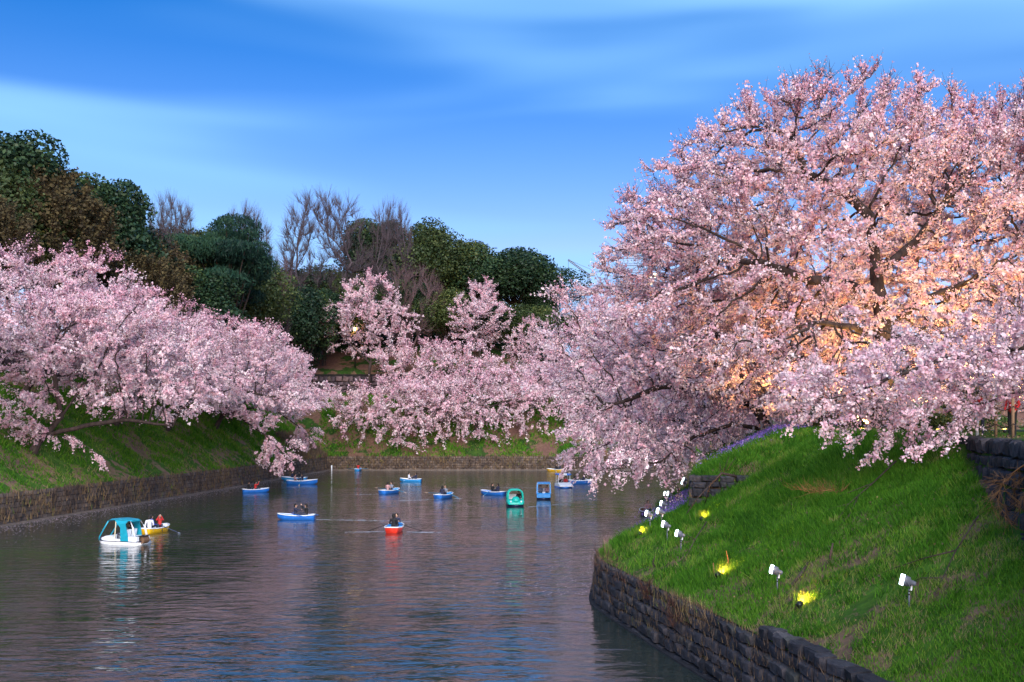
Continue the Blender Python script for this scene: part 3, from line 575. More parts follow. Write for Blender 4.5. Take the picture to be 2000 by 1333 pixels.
BP = bare_meshes('bare_tree', 125, [[(0, 0, -1), (.2, 0, 5)], [(0, 0, 2), (-2, 0, 6)], [(.1, 0, 3), (2, .4, 7)]], [((0, 0, 9), (6.5, 5, 6.5), 450, .35)], 3200, 1.9, .022, M['pink_bark'], up=.3, spread=.35, rscale=1.2)
BO = bare_meshes('budding_tree', 131, [[(0, 0, -1), (.3, 0, 6), (.2, 0, 10)]], [((0, 0, 14), (8, 7, 8.5), 900, .3)], 4000, 1.6, .03, M['dark_bark'], nleaf=20000, lsize=.38, lmat=M['bud'])
def hill_tree(kind, m, x, y, top, h, label, group, rz=0, sxy=None):
    gz = float(max(far_z(x, y) if y > 184 else -9, left_z(x, y) if x < Xl(min(y, 184)) else -9)); co = np.empty(len(m[1].vertices) * 3, np.float32); m[1].vertices.foreach_get('co', co); s = (top - gz) / np.percentile(co[2::3], 99.7)
    place_tree(kind, m, (x, y, gz), rz, (sxy or s) * (1.22 if 'evergreen' in kind or 'camphor' in kind else 1), label, group, sz=s)
HE, HL = 'evergreens on the far hill', 'trees above the long slope'
hill_tree('evergreen_tree', EV[0], -61, 124, 42.5, 26, 'dark evergreen crowning the hill above the long slope', HL, 1, 1.05)
hill_tree('budding_tree', BO, -54.5, 121, 37.5, 24, 'tall olive budding tree before the dark crowning evergreen', HL, 0, 1.0)
hill_tree('evergreen_tree', EV[0], -56.5, 139, 41.5, 26, 'rounded evergreen between the olive budding tree and the bare twigs', HL, 2.2, .9)
hill_tree('budding_tree', BO, -52.5, 103, 30.5, 24, 'low olive tree growing out above the brown stone wall', HL, 2, .72)
hill_tree('budding_tree', BO, -50.5, 142, 33, 24, 'rusty budding thicket between the rounded evergreen and the pine', HL, 4, .85)
hill_tree('budding_tree', BO, -56, 131, 36, 24, 'ochre budding tree below the rounded evergreen', HL, 5, .8)
hill_tree('budding_tree', BO, -47.5, 133, 30, 24, 'low brown budding thicket peeping over the cherries before the pine', HL, 3.3, .7)
hill_tree('budding_tree', BO, -52, 152, 35, 24, 'brown thicket behind the small pointed conifer', HL, 1.3, .8)
hill_tree('evergreen_tree', EV[1], -60, 146, 37, 22, 'dull evergreen between the conifer and the rounded evergreen', HL, 4, .8)
hill_tree('bare_tree', BP, -52, 148, 37, 15.5, 'mauve bare twigs over the rusty thicket', HL, 4, .7)
hill_tree('evergreen_tree', EV[0], -40, 196, 34, 26, 'dark evergreen under the russet bare tree in the moat corner', HL, 4, .8)
hill_tree('evergreen_tree', EV[1], -37, 218, 41, 22, 'shaded evergreen filling the ground behind the largest bare tree', HL, 4.4, .9)
for k, (x, y, top, m_) in enumerate(((-55, 147, 36.5, 0), (-51, 165, 39, 1), (-53, 180, 41, 0), (-47, 178, 38, 1), (-60, 118, 38, 1), (-47, 150, 31, 0))):
    hill_tree('evergreen_tree', EV[m_], x, y, top, 22, ['dark evergreen filling the hill line before the conifer', 'dark evergreen right behind the broad pine', 'evergreen under the thin bare trees', 'evergreen between the pine and the bare grey tree', 'evergreen beside the tall olive budding tree', 'low evergreen under the conifer, above the cherries'][k], HL, k * 1.7, .85)
hill_tree('conifer_tree', CON, -55.5, 151, 40.5, 14.5, 'small pointed conifer poking above the hill line', HL, 0, 1.1)
hill_tree('bare_tree', BA, -54, 162, 44.5, 32, 'thin bare tree rising behind the pine', HL, 1, .62)
hill_tree('pine_tree', PIN, -44.5, 160, 41, 21.5, 'broad dark pine with spreading boughs above the cherries', HL, .5, 1.0)
hill_tree('evergreen_tree', EV[1], -56, 170, 40, 22, 'evergreen behind the broad pine', HL, .5, 1.0)
hill_tree('bare_tree', BA, -49, 188, 48.5, 32, 'bare grey tree just beyond the broad pine', HL, 2, .75)
hill_tree('bare_tree', BA, -39, 211, 56.5, 32, 'largest bare tree, a wide fan of grey twigs', HL, 0, 1.15)
hill_tree('bare_tree', BA, -25, 213, 55, 32, 'slender bare tree rising out of the evergreens', HL, 3, .62)
hill_tree('bare_tree', BP, -20.5, 208, 41, 15.5, 'mauve bare tree leaning before the camphor', HL, 3, 1.1)
hill_tree('bare_tree', BP, -44.5, 194, 41, 15.5, 'russet bare tree beside the broad pine', HL, 1, .9)
hill_tree('bare_tree', BP, -45, 187, 32, 15.5, 'low russet bare thicket under the pine', HL, 2.4, .8)
hill_tree('evergreen_tree', EV[0], -30, 222, 52.5, 26, 'dark evergreen between the two tall bare trees', HE, 1.7, .95)
hill_tree('camphor_tree', EV[1], -17.5, 221, 51.5, 22, 'tall bright camphor right of the slender bare tree', HE, .4, 1.0)
hill_tree('camphor_tree', EV[1], -9.5, 226, 48.5, 22, 'lighter green camphor on the falling hill line', HE, 2.9, .85)
hill_tree('evergreen_tree', EV[2], 0, 225, 47, 23, 'wide dark evergreen dome at the end of the hill', HE, 0, 1.12)
hill_tree('evergreen_tree', EV[0], 6, 224, 38, 26, 'last small evergreen on the hill, next to the blue tower', HE, 1, .55)
hill_tree('evergreen_tree', EV[2], -46, 222, 42, 23, 'evergreen mass behind the largest bare tree', HE, 2, 1.0)
for k, (x, y, top, rz) in enumerate(((-38, 207, 35, 0), (-30, 210, 36, 1), (-22, 212, 38, 2), (-13, 211, 36, 3), (-5, 213, 34, 4), (4, 212, 33, 5), (13, 214, 31, 6), (-48, 205, 36, 2.5))):
    hill_tree('evergreen_tree', EV[k % 2], x, y, top, 26 if k % 2 == 0 else 22, ['shaded evergreen under the largest bare tree', 'dark evergreen behind the tall far cherry', 'shaded evergreen below the mauve bare tree', 'dense evergreen under the camphor', 'dark evergreen between two far cherries', 'shaded evergreen at the foot of the dome', 'low evergreen at the hill end', 'evergreen thicket behind the russet bare tree'][k], HE, rz, .75)
for k, (x, y, top) in enumerate(((34, 230, 26), (52, 226, 27), (72, 224, 28), (92, 200, 26), (64, 150, 24), (60, 110, 22), (54, 84, 20))):
    gz = 7.1 if y < 184 else float(far_z(x, y)); s = (top - gz) / 24
    place_tree('evergreen_tree', EV[k % 3], (x, y, gz), k * 1.1, s * 1.3, ['evergreen far behind the farthest bank cherry', 'evergreen at the back of the bend', 'dark evergreen past the moat bend', 'evergreen at the far end of the terrace', 'evergreen closing the terrace path', 'broad evergreen behind the terrace cherries', 'evergreen behind the great cherry'][k], 'evergreens behind the terrace', sz=s)

# ------------------------------------------------------------------ grass, flowers, dry stems
def blades(x, y, z, h, wd, rg, lean=.5, ang=None):
    n = len(x); a = rg.uniform(0, 6.283, n); bx, by = np.cos(a) * wd / 2, np.sin(a) * wd / 2; l = rg.normal(0, lean, (n, 2)) * h[:, None]
    V = np.stack([np.stack([x - bx, y - by, z - .02], 1), np.stack([x + bx, y + by, z - .02], 1), np.stack([x + l[:, 0], y + l[:, 1], z + h], 1)], 1).reshape(-1, 3)
    return V, np.arange(n * 3).reshape(n, 3)
def grass_patch(name, label, x, y, zf, hs_, ws, seed, dryness=0.0):
    rg = np.random.default_rng(seed); z = zf(x, y); patch = fbm(x, y, seed + 1, 4, .11); d = np.hypot(x, y)
    keep = (rg.uniform(-1.0, .6, len(x)) < patch * 1.4 + .45 - dryness); x, y, z, patch, d = x[keep], y[keep], z[keep], patch[keep], d[keep]
    lush = np.clip(fbm(x, y, seed + 2, 3, .25), -1, 1)
    V, F = blades(x, y, z, hs_(d) * rg.uniform(.5, 1.3, len(x)) * (1 + .5 * lush), ws(d), rg); tint = np.clip(.42 + .18 * fbm(x, y, seed + 3, 3, .06) - .12 * lush + rg.normal(0, .13, len(x)) + np.where(patch < -.25, .35, 0) + dryness * .3, 0, 1)
    o = link(name, np_mesh(name, V, F, M['grass'], tint)); tag(o, label, 'grass', kind='stuff'); return o
rg = np.random.default_rng(5)
n = 330000; Y = np.exp(rg.uniform(np.log(17), np.log(80), n)); T = rg.uniform(.0, 1, n) ** .85 * 12; X = Xs(Y) + T; ok = (right_z(X, Y) < 7.6) & (T < 11.6) & (X / Y < .56) & ~((Y < 37) & (X > np.interp(Y, [10, 17, 23, 37], [9.6, 10.6, 11.9, 15.8])))
grass_patch('grass', 'lush green grass on the floodlit slope', X[ok], Y[ok], right_z, lambda d: .05 + d * .0034, lambda d: .006 + d * .00075, 15)
n = 70000; Y = np.exp(rg.uniform(np.log(66), np.log(186), n)); T = rg.uniform(0, 1, n) * 13; X = Xl(Y) - T
grass_patch('grass', 'patchy green grass on the long slope under the cherries', X, Y, left_z, lambda d: .12 + d * .0018, lambda d: d * .0011, 25, .35)
n = 30000; X = rg.uniform(-36, 35, n); Y = 184 + rg.uniform(0, 1, n) * 14
grass_patch('grass', 'thin grass on the bare far slope', X, Y, far_z, lambda d: .1 + d * .002, lambda d: d * .0013, 35, .5)
n = 900; Y = np.exp(rg.uniform(np.log(17), np.log(70), n)); X = Xs(Y) + rg.uniform(.2, 11, n); k = rg.integers(0, n, 26000); sd_ = (.05 + Y[k] * .0035); X = X[k] + rg.normal(0, 1, 26000) * sd_; Y = Y[k] + rg.normal(0, 1, 26000) * sd_
ok = (X > Xs(Y) + .1) & ~((Y < 37) & (X > np.interp(Y, [10, 17, 23, 37], [9.6, 10.6, 11.9, 15.8]))); X, Y = X[ok], Y[ok]; V, F = blades(X, Y, right_z(X, Y), (.1 + Y * .005) * rg.uniform(.5, 1.3, len(X)), .01 + Y * .0009, rg, .55)
o = link('weeds', np_mesh('weeds', V, F, M['grass'], np.clip(rg.normal(.3, .2, len(X)), 0, .8))); tag(o, 'taller weed tufts scattered through the floodlit grass', 'weeds', kind='stuff')
n = 9000; Y = np.exp(rg.uniform(np.log(17), np.log(60), n)); X = Xs(Y) + rg.uniform(.1, 11, n); cl = fbm(X, Y, 77, 3, .1) > rg.uniform(-.6, .9, n); X, Y = X[cl], Y[cl]
V, F = quads(np.stack([X, Y, right_z(X, Y) + rg.uniform(.01, .1, len(X))], 1), rg.uniform(.03, .085, len(X)), rg, up=1.5)
o = link('leaf_litter', np_mesh('leaf_litter', V, F, M['dry'], rg.uniform(.1, .8, len(X)))); tag(o, 'brown fallen leaves scattered over the floodlit grass', 'leaves', kind='stuff')
# dry stems hanging over and growing on the moat walls
def wall_stems(label, P, hgt, seed, wd, cat='dry plants'):
    rg = np.random.default_rng(seed); x, y, z = P; n = len(x); h = hgt * rg.uniform(.4, 1.3, n); V, F = blades(x, y, z, h, wd * rg.uniform(.6, 1.5, n), rg, .22); cl = np.clip(fbm(x, y + z * .4, seed, 4, .12), -1, 1)
    o = link('dry_stems', np_mesh('dry_stems', V, F, M['dry'], np.clip(.42 + .3 * cl + rg.normal(0, .2, n), 0, 1))); tag(o, label, cat, kind='stuff')
n = 4500; Y = np.exp(rg.uniform(np.log(70), np.log(183), n)); zz = rg.uniform(.1, 2.5, n); wall_stems('brown dry stems covering the long moat wall', (Xl(Y) + .42 - .14 * zz + rg.uniform(0, .2, n), Y, zz), .5, 45, .08)
n = 4000; X = rg.uniform(-33, 40, n); zz = rg.uniform(.1, 2.5, n); wall_stems('dry brown reeds hanging on the far moat wall', (X, 183.6 + .12 * zz - rg.uniform(0, .25, n), zz), .55, 46, .14)
n = 5000; Y = rg.uniform(166, 184, n); T = rg.uniform(-.2, 4.5, n); wall_stems('ochre dry grass on the bulge of the moat corner', (Xl(Y) - T, Y, left_z(Xl(Y) - T, Y)), 1.0, 47, .16)
n = 2600; Y = rg.uniform(19, 47, n) ; zz = rg.uniform(.2, 2.0, n); wall_stems('scattered dry weeds rooted between the dark wall stones', (Xs(Y) - .24 + .1 * zz - rg.uniform(0, .1, n), Y, zz), .3, 48, .016)
n = 3200; Y = np.concatenate([rg.uniform(20, 47, n // 2), rg.normal(33, 1.2, n // 2)]); wall_stems('brown weeds along the top edge of the dark curving wall', (Xs(Y) + rg.normal(.02, .14, n), Y, np.full(n, 1.8) + rg.uniform(-.5, .1, n)), .32, 49, .016)
def violets(label, cx, cy, rx, ry, n, seed, rot=0):
    rg = np.random.default_rng(seed); a = rg.normal(0, .5, (n, 2)) * [rx, ry]; x = cx + a[:, 0] * math.cos(rot) - a[:, 1] * math.sin(rot); y = cy + a[:, 0] * math.sin(rot) + a[:, 1] * math.cos(rot); z = right_z(x, y)
    h = rg.uniform(.12, .5, n); V, F = quads(np.stack([x, y, z + h], 1), rg.uniform(.05, .10, n), rg, up=.6)
    root = empty('violet_flowers', (cx, cy, float(right_z(cx, cy)))); off = np.array(root.location)
    p = link('petals', np_mesh('petals', V - off, F, M['petal_violet'], rg.uniform(0, 1, n)), root); p['kind'] = 'stuff'
    sv, sf = blades(x, y, z, h, np.full(n, .012), rg, .05); q = link('stems', np_mesh('stems', sv - off, sf, M['grass'], rg.uniform(.2, .6, n)), root); q['kind'] = 'stuff'
    tag(root, label, 'flowers', 'violet flower drifts'); root['kind'] = 'stuff'
violets('violet flowers on the crest under the leaning cherry trunks', 13.9, 58, 2.4, 5.5, 3200, 3, R(-14))
violets('violet flower drift behind the row of small white floodlights', 10.3, 64, 1.5, 6, 2600, 4, R(-12))
violets('thin violet drift on the grass left of the low stone abutment', 8.0, 52, 1.2, 4, 900, 5, R(-20))

# ------------------------------------------------------------------ dry shrubs, sticks, branches
def shrub(name, loc, polys, ells, ntw, twl, mat, label, seed, step=.18, kill=.25, twr=.006, up=.3, r0=.006):
    t, c = bare_meshes(name, seed, polys, ells, ntw, twl, twr, mat, step=step, kill=kill, up=up, r0=r0)
    root = empty(name, loc); link('stems', t, root); q = link('twigs', c, root); q['kind'] = 'stuff'; tag(root, label, 'shrub'); return root
M['rust_twig'] = mat_noise('rust_twigs', [(.05, .022, .02), (.11, .05, .035)], 3, .9, 0)
M['straw'] = mat_noise('straw_twigs', [(.16, .075, .03), (.28, .14, .06)], 3, .9, 0)
shrub('dry_shrub', (4.25, 42.5, 1.7), [[(0, 0, -.2), (-.3, .4, .5)], [(0, 0, 0), (.1, -.5, .5)], [(0, 0, 0), (-.3, .9, .3)]], [((-.5, .4, .5), (.6, 1.6, .9), 90, .2), ((0, -2.2, .1), (.5, 1.8, .5), 70, .2)], 110, .5, M['rust_twig'], 'reddish leafless shrub spilling over the tip of the dark wall', 141)
shrub('dry_shrub', (5.45, 33.6, 1.3), [[(0, 0, -.2), (-.1, .1, .3)], [(0, 0, -.1), (.1, -.4, .2)]], [((-.15, 0, .1), (.35, 1.0, .55), 150, .1)], 260, .3, M['rust_twig'], 'brown dry bush clinging to the face of the dark wall', 143, twr=.005)
shrub('dry_shrub', (4.9, 36.6, 1.5), [[(0, 0, -.2), (-.1, .1, .3)]], [((-.1, 0, .1), (.3, .8, .45), 140, .1)], 260, .3, M['rust_twig'], 'small brown bush on the dark wall below the reddish shrub', 144, twr=.005)
shrub('dry_shrub', (12.9, 25.7, 6.3), [[(0, 0, .3), (-.3, 0, .1), (-.7, .2, -.5)], [(0, 0, .3), (-.2, -.8, .1), (-.6, -.9, -.6)]], [((-.25, .2, -.6), (.55, .9, .8), 150, .1)], 300, .42, M['straw'], 'orange lit straw branches trailing over the terrace wall', 147, up=-.7)
def sticks(name, pts_list, mat, label, cat='branch', n=6):
    m = MB(); o = Vector(pts_list[0][0][0])
    for pts, rad in pts_list: m.tube([Vector(p) - o for p in pts], rad, n)
    ob = m.build(name, mat, None, True); ob.location = o; tag(ob, label, cat); return ob
def gz(x, y): return float(right_z(x, y))
def on(x, y, h=0): return (x, y, gz(x, y) + h)
sticks('stake', [([on(6.8, 34.4, -.1), on(6.76, 34.4, .42)], [.03, .018])], M['straw'], 'short orange lit stake in the grass beside a yellow ground light')
sticks('stake', [([on(7.4, 34.9, -.1), on(7.36, 34.9, .2), on(7.3, 34.9, .5)], [.022, .02, .012])], M['straw'], 'thin orange lit stake upslope of the shorter one')
sticks('stick', [([on(9.3, 30.1, -.1), on(9.36, 30.1, .3), on(9.44, 30.12, .62)], [.045, .04, .025])], M['bark'], 'dark upright broken branch standing in the grass')
sticks('log', [([on(8.2, 30, .05), on(8.6, 30.4, .07), on(8.95, 30.9, .08)], [.05, .06, .03])], M['bark'], 'dark log lying in the grass behind a floodlight', 'log')
sticks('stick', [([on(5.45, 38.5, -.05), on(5.3, 38.6, .15), on(5.38, 38.6, .4)], [.035, .035, .02])], M['bark'], 'small crooked stick on the grass above the reddish shrub')
sticks('fallen_branch', [([on(10.6, 33.4, .1), on(11.3, 34.4, .12), on(12.4, 35.2, .2), on(13.5, 36, .35)], [.006, .014, .02, .028]), ([on(11.3, 34.4, .12), on(10.9, 34.8, .1), on(10.3, 34.7, .05)], [.02, .015, .006]), ([on(11.8, 34.8, .15), on(11, 33.4, .08), on(10.2, 32.6, .04)], [.02, .014, .006]), ([on(12.4, 35.2, .2), on(11.6, 35.8, .1), on(10.8, 36, .05)], [.02, .012, .006])], M['bark'], 'long dead branch lying up the slope below the white blossoms')
sticks('fallen_branch', [([on(9.9, 24.2, .06), on(10.6, 25.2, .1), on(11.4, 26.3, .2), (12.3, 27, 5.2)], [.006, .012, .018, .022]), ([on(10.6, 25.2, .1), on(10.3, 25.8, .1), on(9.8, 26, .05)], [.02, .012, .005]), ([on(11.4, 26.3, .2), on(10.8, 26.8, .15), on(10.1, 27.4, .1), on(9.7, 27.6, .05)], [.025, .016, .01, .006])], M['bark'], 'dark dead branch sprawling on the grass below the terrace wall')
sticks('fallen_branch', [([on(8.3, 44.2, .05), on(8.5, 44, .9), on(9.0, 44, 1.2), on(9.7, 44.3, .7)], [.03, .05, .06, .07]), ([on(8.5, 44, .9), on(7.9, 43.8, .55), on(7.4, 43.6, .1)], [.03, .025, .02]), ([on(9.0, 44, 1.2), on(8.9, 43.9, 1.7)], [.02, .008]), ([on(9.1, 44, 1.2), on(9.3, 43.9, 1.75)], [.02, .008]), ([on(9.2, 44, 1.15), on(9.6, 43.9, 1.6)], [.02, .008])], M['bark'], 'crooked dead bough arching in front of the low stone abutment')
sticks('fallen_branch', [([on(6.2, 37.2, .05), on(6.9, 38.6, .25), on(7.6, 40, .3)], [.012, .02, .025]), ([on(6.9, 38.6, .25), on(6.5, 39, .6)], [.014, .005])], M['bark'], 'thin dead branch lying beside the third floodlight')
shrub('dry_shrub', on(11.6, 36.5), [[(0, 0, -.1), (-.2, 0, .1)], [(0, 0, -.1), (-.3, -.6, .15)]], [((-.9, -.4, .12), (1.1, .9, .14), 60, .1)], 110, .45, M['straw'], 'flattened straw heap on the upper slope', 151, up=-.1)

# ------------------------------------------------------------------ fences, posts, hedge on the terrace
for k, (x, y, lx, ly_, h) in enumerate(((16.0, 62.5, -.25, 0, 1.1), (16.5, 62, -.3, 0, 1.2), (17.0, 61.6, -.45, 0, 1.3), (17.3, 61.4, -.4, 0, 1.3), (17.6, 61.2, -.35, 0, 1.35), (15.4, 63, -.1, 0, 1.0), (14.9, 63.4, .05, 0, .9), (18.6, 61, -.05, 0, 1.2), (19.1, 60.6, -.08, 0, 1.25), (17.1, 60.9, -.8, 0, .85))):
    m = MB(); m.tube([(0, 0, -.3), (lx * .5, 0, h * .5), (lx, 0, h)], [.075, .07, .065], 7); o = m.build('wooden_post', M['post_grey'], None, True); o.location = on(x, y)
    tag(o, 'grey fallen post lying aslant against the leaning ones' if k == 9 else ['upright grey wooden post by the clipped hedge', 'taller upright grey post by the clipped hedge'][k - 7] if k in (7, 8) else 'short grey post at the end of the leaning row, by the violets' if k in (5, 6) else 'grey wooden post leaning at the terrace edge', 'post', 'old posts at the terrace edge')
rail_posts = []
for k, (x, y) in enumerate(((16.9, 37.2), (16.35, 34.6), (15.75, 32.2), (15.05, 29.8), (14.4, 27.4))):
    m = MB(); m.tube([(0, 0, -.2), (0, 0, 1.25)], .05, 8); o = m.build('railing_post', [M['white'], M['wood']][k > 0], None, True); o.location = (x, y, 7.2)
    tag(o, 'white metal post at the end of the terrace rope railing' if k == 0 else ['', 'brown railing post next to the white one', 'second brown railing post from the white one', 'third brown railing post from the white one', 'last brown railing post, above the straw branches'][k], 'post', None if k == 0 else 'terrace railing posts'); rail_posts.append((x, y))
for z in (7.65, 8.2):
    m = MB(); pts = []
    for (xa, ya), (xb, yb) in zip(rail_posts[:-1], rail_posts[1:]):
        for i in range(5): t = i / 5; pts.append((xa + (xb - xa) * t - 16.9, ya + (yb - ya) * t - 37.2, -.12 * math.sin(math.pi * t)))
    pts.append((rail_posts[-1][0] - 16.9, rail_posts[-1][1] - 37.2, 0)); m.tube(pts, .018, 5); o = m.build('railing_rope', M['black'], None); o.location = (16.9, 37.2, z)
    tag(o, ['lower dark rope slung between the terrace railing posts', 'upper dark rope slung between the terrace railing posts'][z > 8], 'rope')
HG = leafy_meshes('hedge', 161, 2.6, .7, -.2, 30, 7000, .16, M['leaf_mid'], lump=.3, trunk_r=.06)
for k, (x, y, rz) in enumerate(((19.6, 63.2, 0), (22.6, 61.8, 1), (26.2, 60.4, 2))):
    place_tree('hedge', HG, (x, y, 7.15), rz, .9, ['low clipped hedge between the two dark trunks', 'low hedge right of the dark trunks', 'low hedge behind the hanging white sprays'][k], 'terrace hedges', 'hedge')
TK = cherry_meshes('stout_cherry', [[(0, 0, -.4), (-.1, 0, 2.2), (-.4, 0, 4.2), (-1.2, 0, 6)], [(-.2, 0, 3), (-3, -.6, 3.6), (-6, -1.5, 3.2)], [(-.4, 0, 4), (2, .4, 5.5)]], [((-2, 0, 6.5), (6, 5, 3.6), 420, .2), ((-5, -1, 3), (3.5, 3, 2.2), 160, .2)], 171, step=.5, kill=.85, ntw=1800, twl=.9, nq=26000, fs=.11, r0=.022)
place_tree('cherry_tree', TK, (18.0, 64.8, 7.1), 0, 1, 'stout dark cherry trunk beside the leaning posts', GC_R)
place_tree('cherry_tree', TK, (20.0, 66.2, 7.1), R(25), 1, 'stout dark cherry trunk behind the clipped hedge', GC_R)

# ------------------------------------------------------------------ lamps
def spot(parent, loc, aim, energy, col, size, blend=.6, rad=.12):
    l = bpy.data.lights.new('lamp_light', 'SPOT'); l.energy = energy; l.color = col; l.spot_size = R(size); l.spot_blend = blend; l.shadow_soft_size = rad
    o = bpy.data.objects.new('lamp_light', l); COL.objects.link(o); o.parent = parent; o.location = loc; o.rotation_euler = (-Vector(aim)).to_track_quat('Z', 'Y').to_euler(); return o
def floodlight(x, y, label, s=1, aim=(-1, .45, .28), energy=0, h=.75):
    root = empty('floodlight', on(x, y)); a = Vector(aim).normalized(); q = a.to_track_quat('X', 'Z').to_matrix(); c = Vector((-.08, 0, h))
    m = MB(); m.tube([(0, 0, -.15), (0, 0, h - .22)], .028, 8); m.build('pole', M['steel'], root, True)
    
    for z_ in (.45, .58): m = MB(); m.tube([(0, 0, h * z_), (0, 0, h * (z_ + .05))], .034, 8); m.build('clamp', M['black'], root)
    m = MB(); m.tube([c + q @ Vector((x_, 0, 0)) for x_ in (-.30, -.26, -.12, -.10, .06, .08)], [.05, .07, .085, .14, .155, .16], 14); m.build('housing', M['steel'], root, True)
    m = MB(); m.tube([c + q @ Vector((x_, 0, 0)) for x_ in (.081, .20, .215)], [.158, .158, .145], 14); m.build('lit_lens', M['glow_white'], root, True)
    m = MB(); m.tube([c + q @ Vector((-.02, .17, 0)), c + q @ Vector((-.14, .13, -.1)), (0, 0, h - .24)], .014, 6); m.tube([c + q @ Vector((-.02, -.17, 0)), c + q @ Vector((-.14, -.13, -.1)), (0, 0, h - .24)], .014, 6); m.build('bracket', M['steel'], root)
    m = MB(); m.box((.07, -.02, h - .18), (.05, .04, .17), Matrix.Rotation(R(12), 3, 'Y')); m.build('socket_box', M['white'], root)
    m = MB(); m.tube([(.07, -.02, h - .26), (.1, -.03, h * .4), (.2, -.05, .02)], .007, 5); m.build('cable', M['black'], root)
    root.scale = (s * .72, s * .72, s * .85)
    if energy: spot(root, c + q @ Vector((.26, 0, 0)), a, energy, (.92, .97, 1.0), 95)
    tag(root, label, 'floodlight', 'floodlights on the grass slope')
FE = 1500
for x, y, s, lab in ((9.56, 24.65, 1, 'white floodlight on a pole beside the dirt track, with a trailing cable'), (7.85, 30.3, 1, 'white floodlight on a pole above the yellow ground light'), (6.43, 38.95, 1, 'white floodlight next to the thin dead branch'), (6.26, 41.3, 1, 'white floodlight just past the one by the thin dead branch'),
        (6.5, 44.5, 1, 'white floodlight standing close behind another at the slope tip'), (6.1, 45.25, 1, 'white floodlight at the slope tip over the water'), (8.37, 56.2, 1.1, 'small distant floodlight before the violet flowers'), (10.18, 65.7, 1.1, 'small distant floodlight among the violet flowers'), (11.0, 72.6, 1.1, 'small distant floodlight behind the violet flowers'), (12.64, 75.0, 1.1, 'small distant floodlight under the trailing blossoms'), (14.6, 86, 1.1, 'farthest floodlight, under the waterside cherry')):
    floodlight(x, y, lab, s, energy=FE, h=.72)
def uplight(x, y, z, aim, energy, label, size=110, tuft=True, col=(1, .50, .10)):
    root = empty('ground_light', (x, y, z)); a = Vector(aim).normalized(); q = a.to_track_quat('X', 'Z').to_matrix(); c = Vector((0, 0, .14))
    m = MB(); m.tube([c + q @ Vector((x_, 0, 0)) for x_ in (-.12, -.1, .06)], [.05, .085, .09], 10); m.tube([(0, 0, -.1), (0, 0, .1)], .02, 6); m.build('housing', M['black'], root, True)
    m = MB(); m.tube([c + q @ Vector((.061, 0, 0)), c + q @ Vector((.075, 0, 0))], [.085, .08], 10); m.build('lit_lens', M['glow_warm'], root)
    if tuft:
        rg = np.random.default_rng(int(x * 100)); n = 260; px = c.x + a.x * .4 + rg.normal(0, .2, n); py = c.y + a.y * .4 + rg.normal(0, .22, n); V, F = blades(px, py, np.full(n, .03), rg.uniform(.14, .5, n), np.full(n, .026), rg, .3)
        p = link('lit_tuft', np_mesh('lit_tuft', V, F, M['grass'], rg.uniform(.5, .95, n)), root); p['kind'] = 'stuff'
    spot(root, c + q @ Vector((.1, 0, 0)), a, energy, col, size, .8, .08); tag(root, label, 'lamp', 'warm ground lights')
uplight(*on(7.91, 28.15), (.55, .7, .38), 380, 'yellow ground light in a tuft below the dirt track')
uplight(*on(6.83, 33.9), (.6, .6, .38), 380, 'yellow ground light beside the orange stakes')
uplight(*on(7.75, 41.8), (.45, .7, .38), 450, 'yellow ground light under the crooked dead bough')
uplight(*on(5.5, 44.0), (.3, .6, .38), 240, 'small yellow ground light at the edge of the slope tip')
UE = 2900
for k, (x, y, aim, e) in enumerate(((18.6, 54.5, (.1, .25, 1), 1), (22.8, 54.8, (-.1, .2, 1), 1), (20.8, 60.5, (0, -.1, 1), 1), (25.5, 53, (-.05, .1, 1), 1.2), (28, 57, (-.2, 0, 1), 1.2), (15.8, 58.5, (-.3, .3, 1), .8), (17.8, 68.5, (-.5, .1, 1), .7), (26, 44, (-.1, .2, 1), .8))):
    uplight(x, y, float(right_z(x, y)) + .02, aim, UE * e, ['warm uplight in front of the great cherry trunk', 'warm uplight right of the great cherry trunk', 'warm uplight behind the great cherry trunk', 'warm uplight under the right boughs of the great cherry', 'warm uplight at the cherry with bare topmost twigs', 'warm uplight at the terrace edge', 'warm uplight under the leaning cherry', 'warm uplight behind the near cherry'][k], 105, False, (1, .58, .16))
m = MB(); lp = empty('lamp_post', (-31.5, 205.5, 14.5)); m.tube([(0, 0, 3), (0, 0, 12.6)], [.12, .08], 8); m.build('pole', M['black'], lp, True)
m = MB(); m.sphere((0, 0, 12.95), (.42, .42, .36)); m.build('lit_globe', M['glow_warm'], lp, True); tag(lp, 'street lamp with a small yellow light among the far cherries', 'lamp')

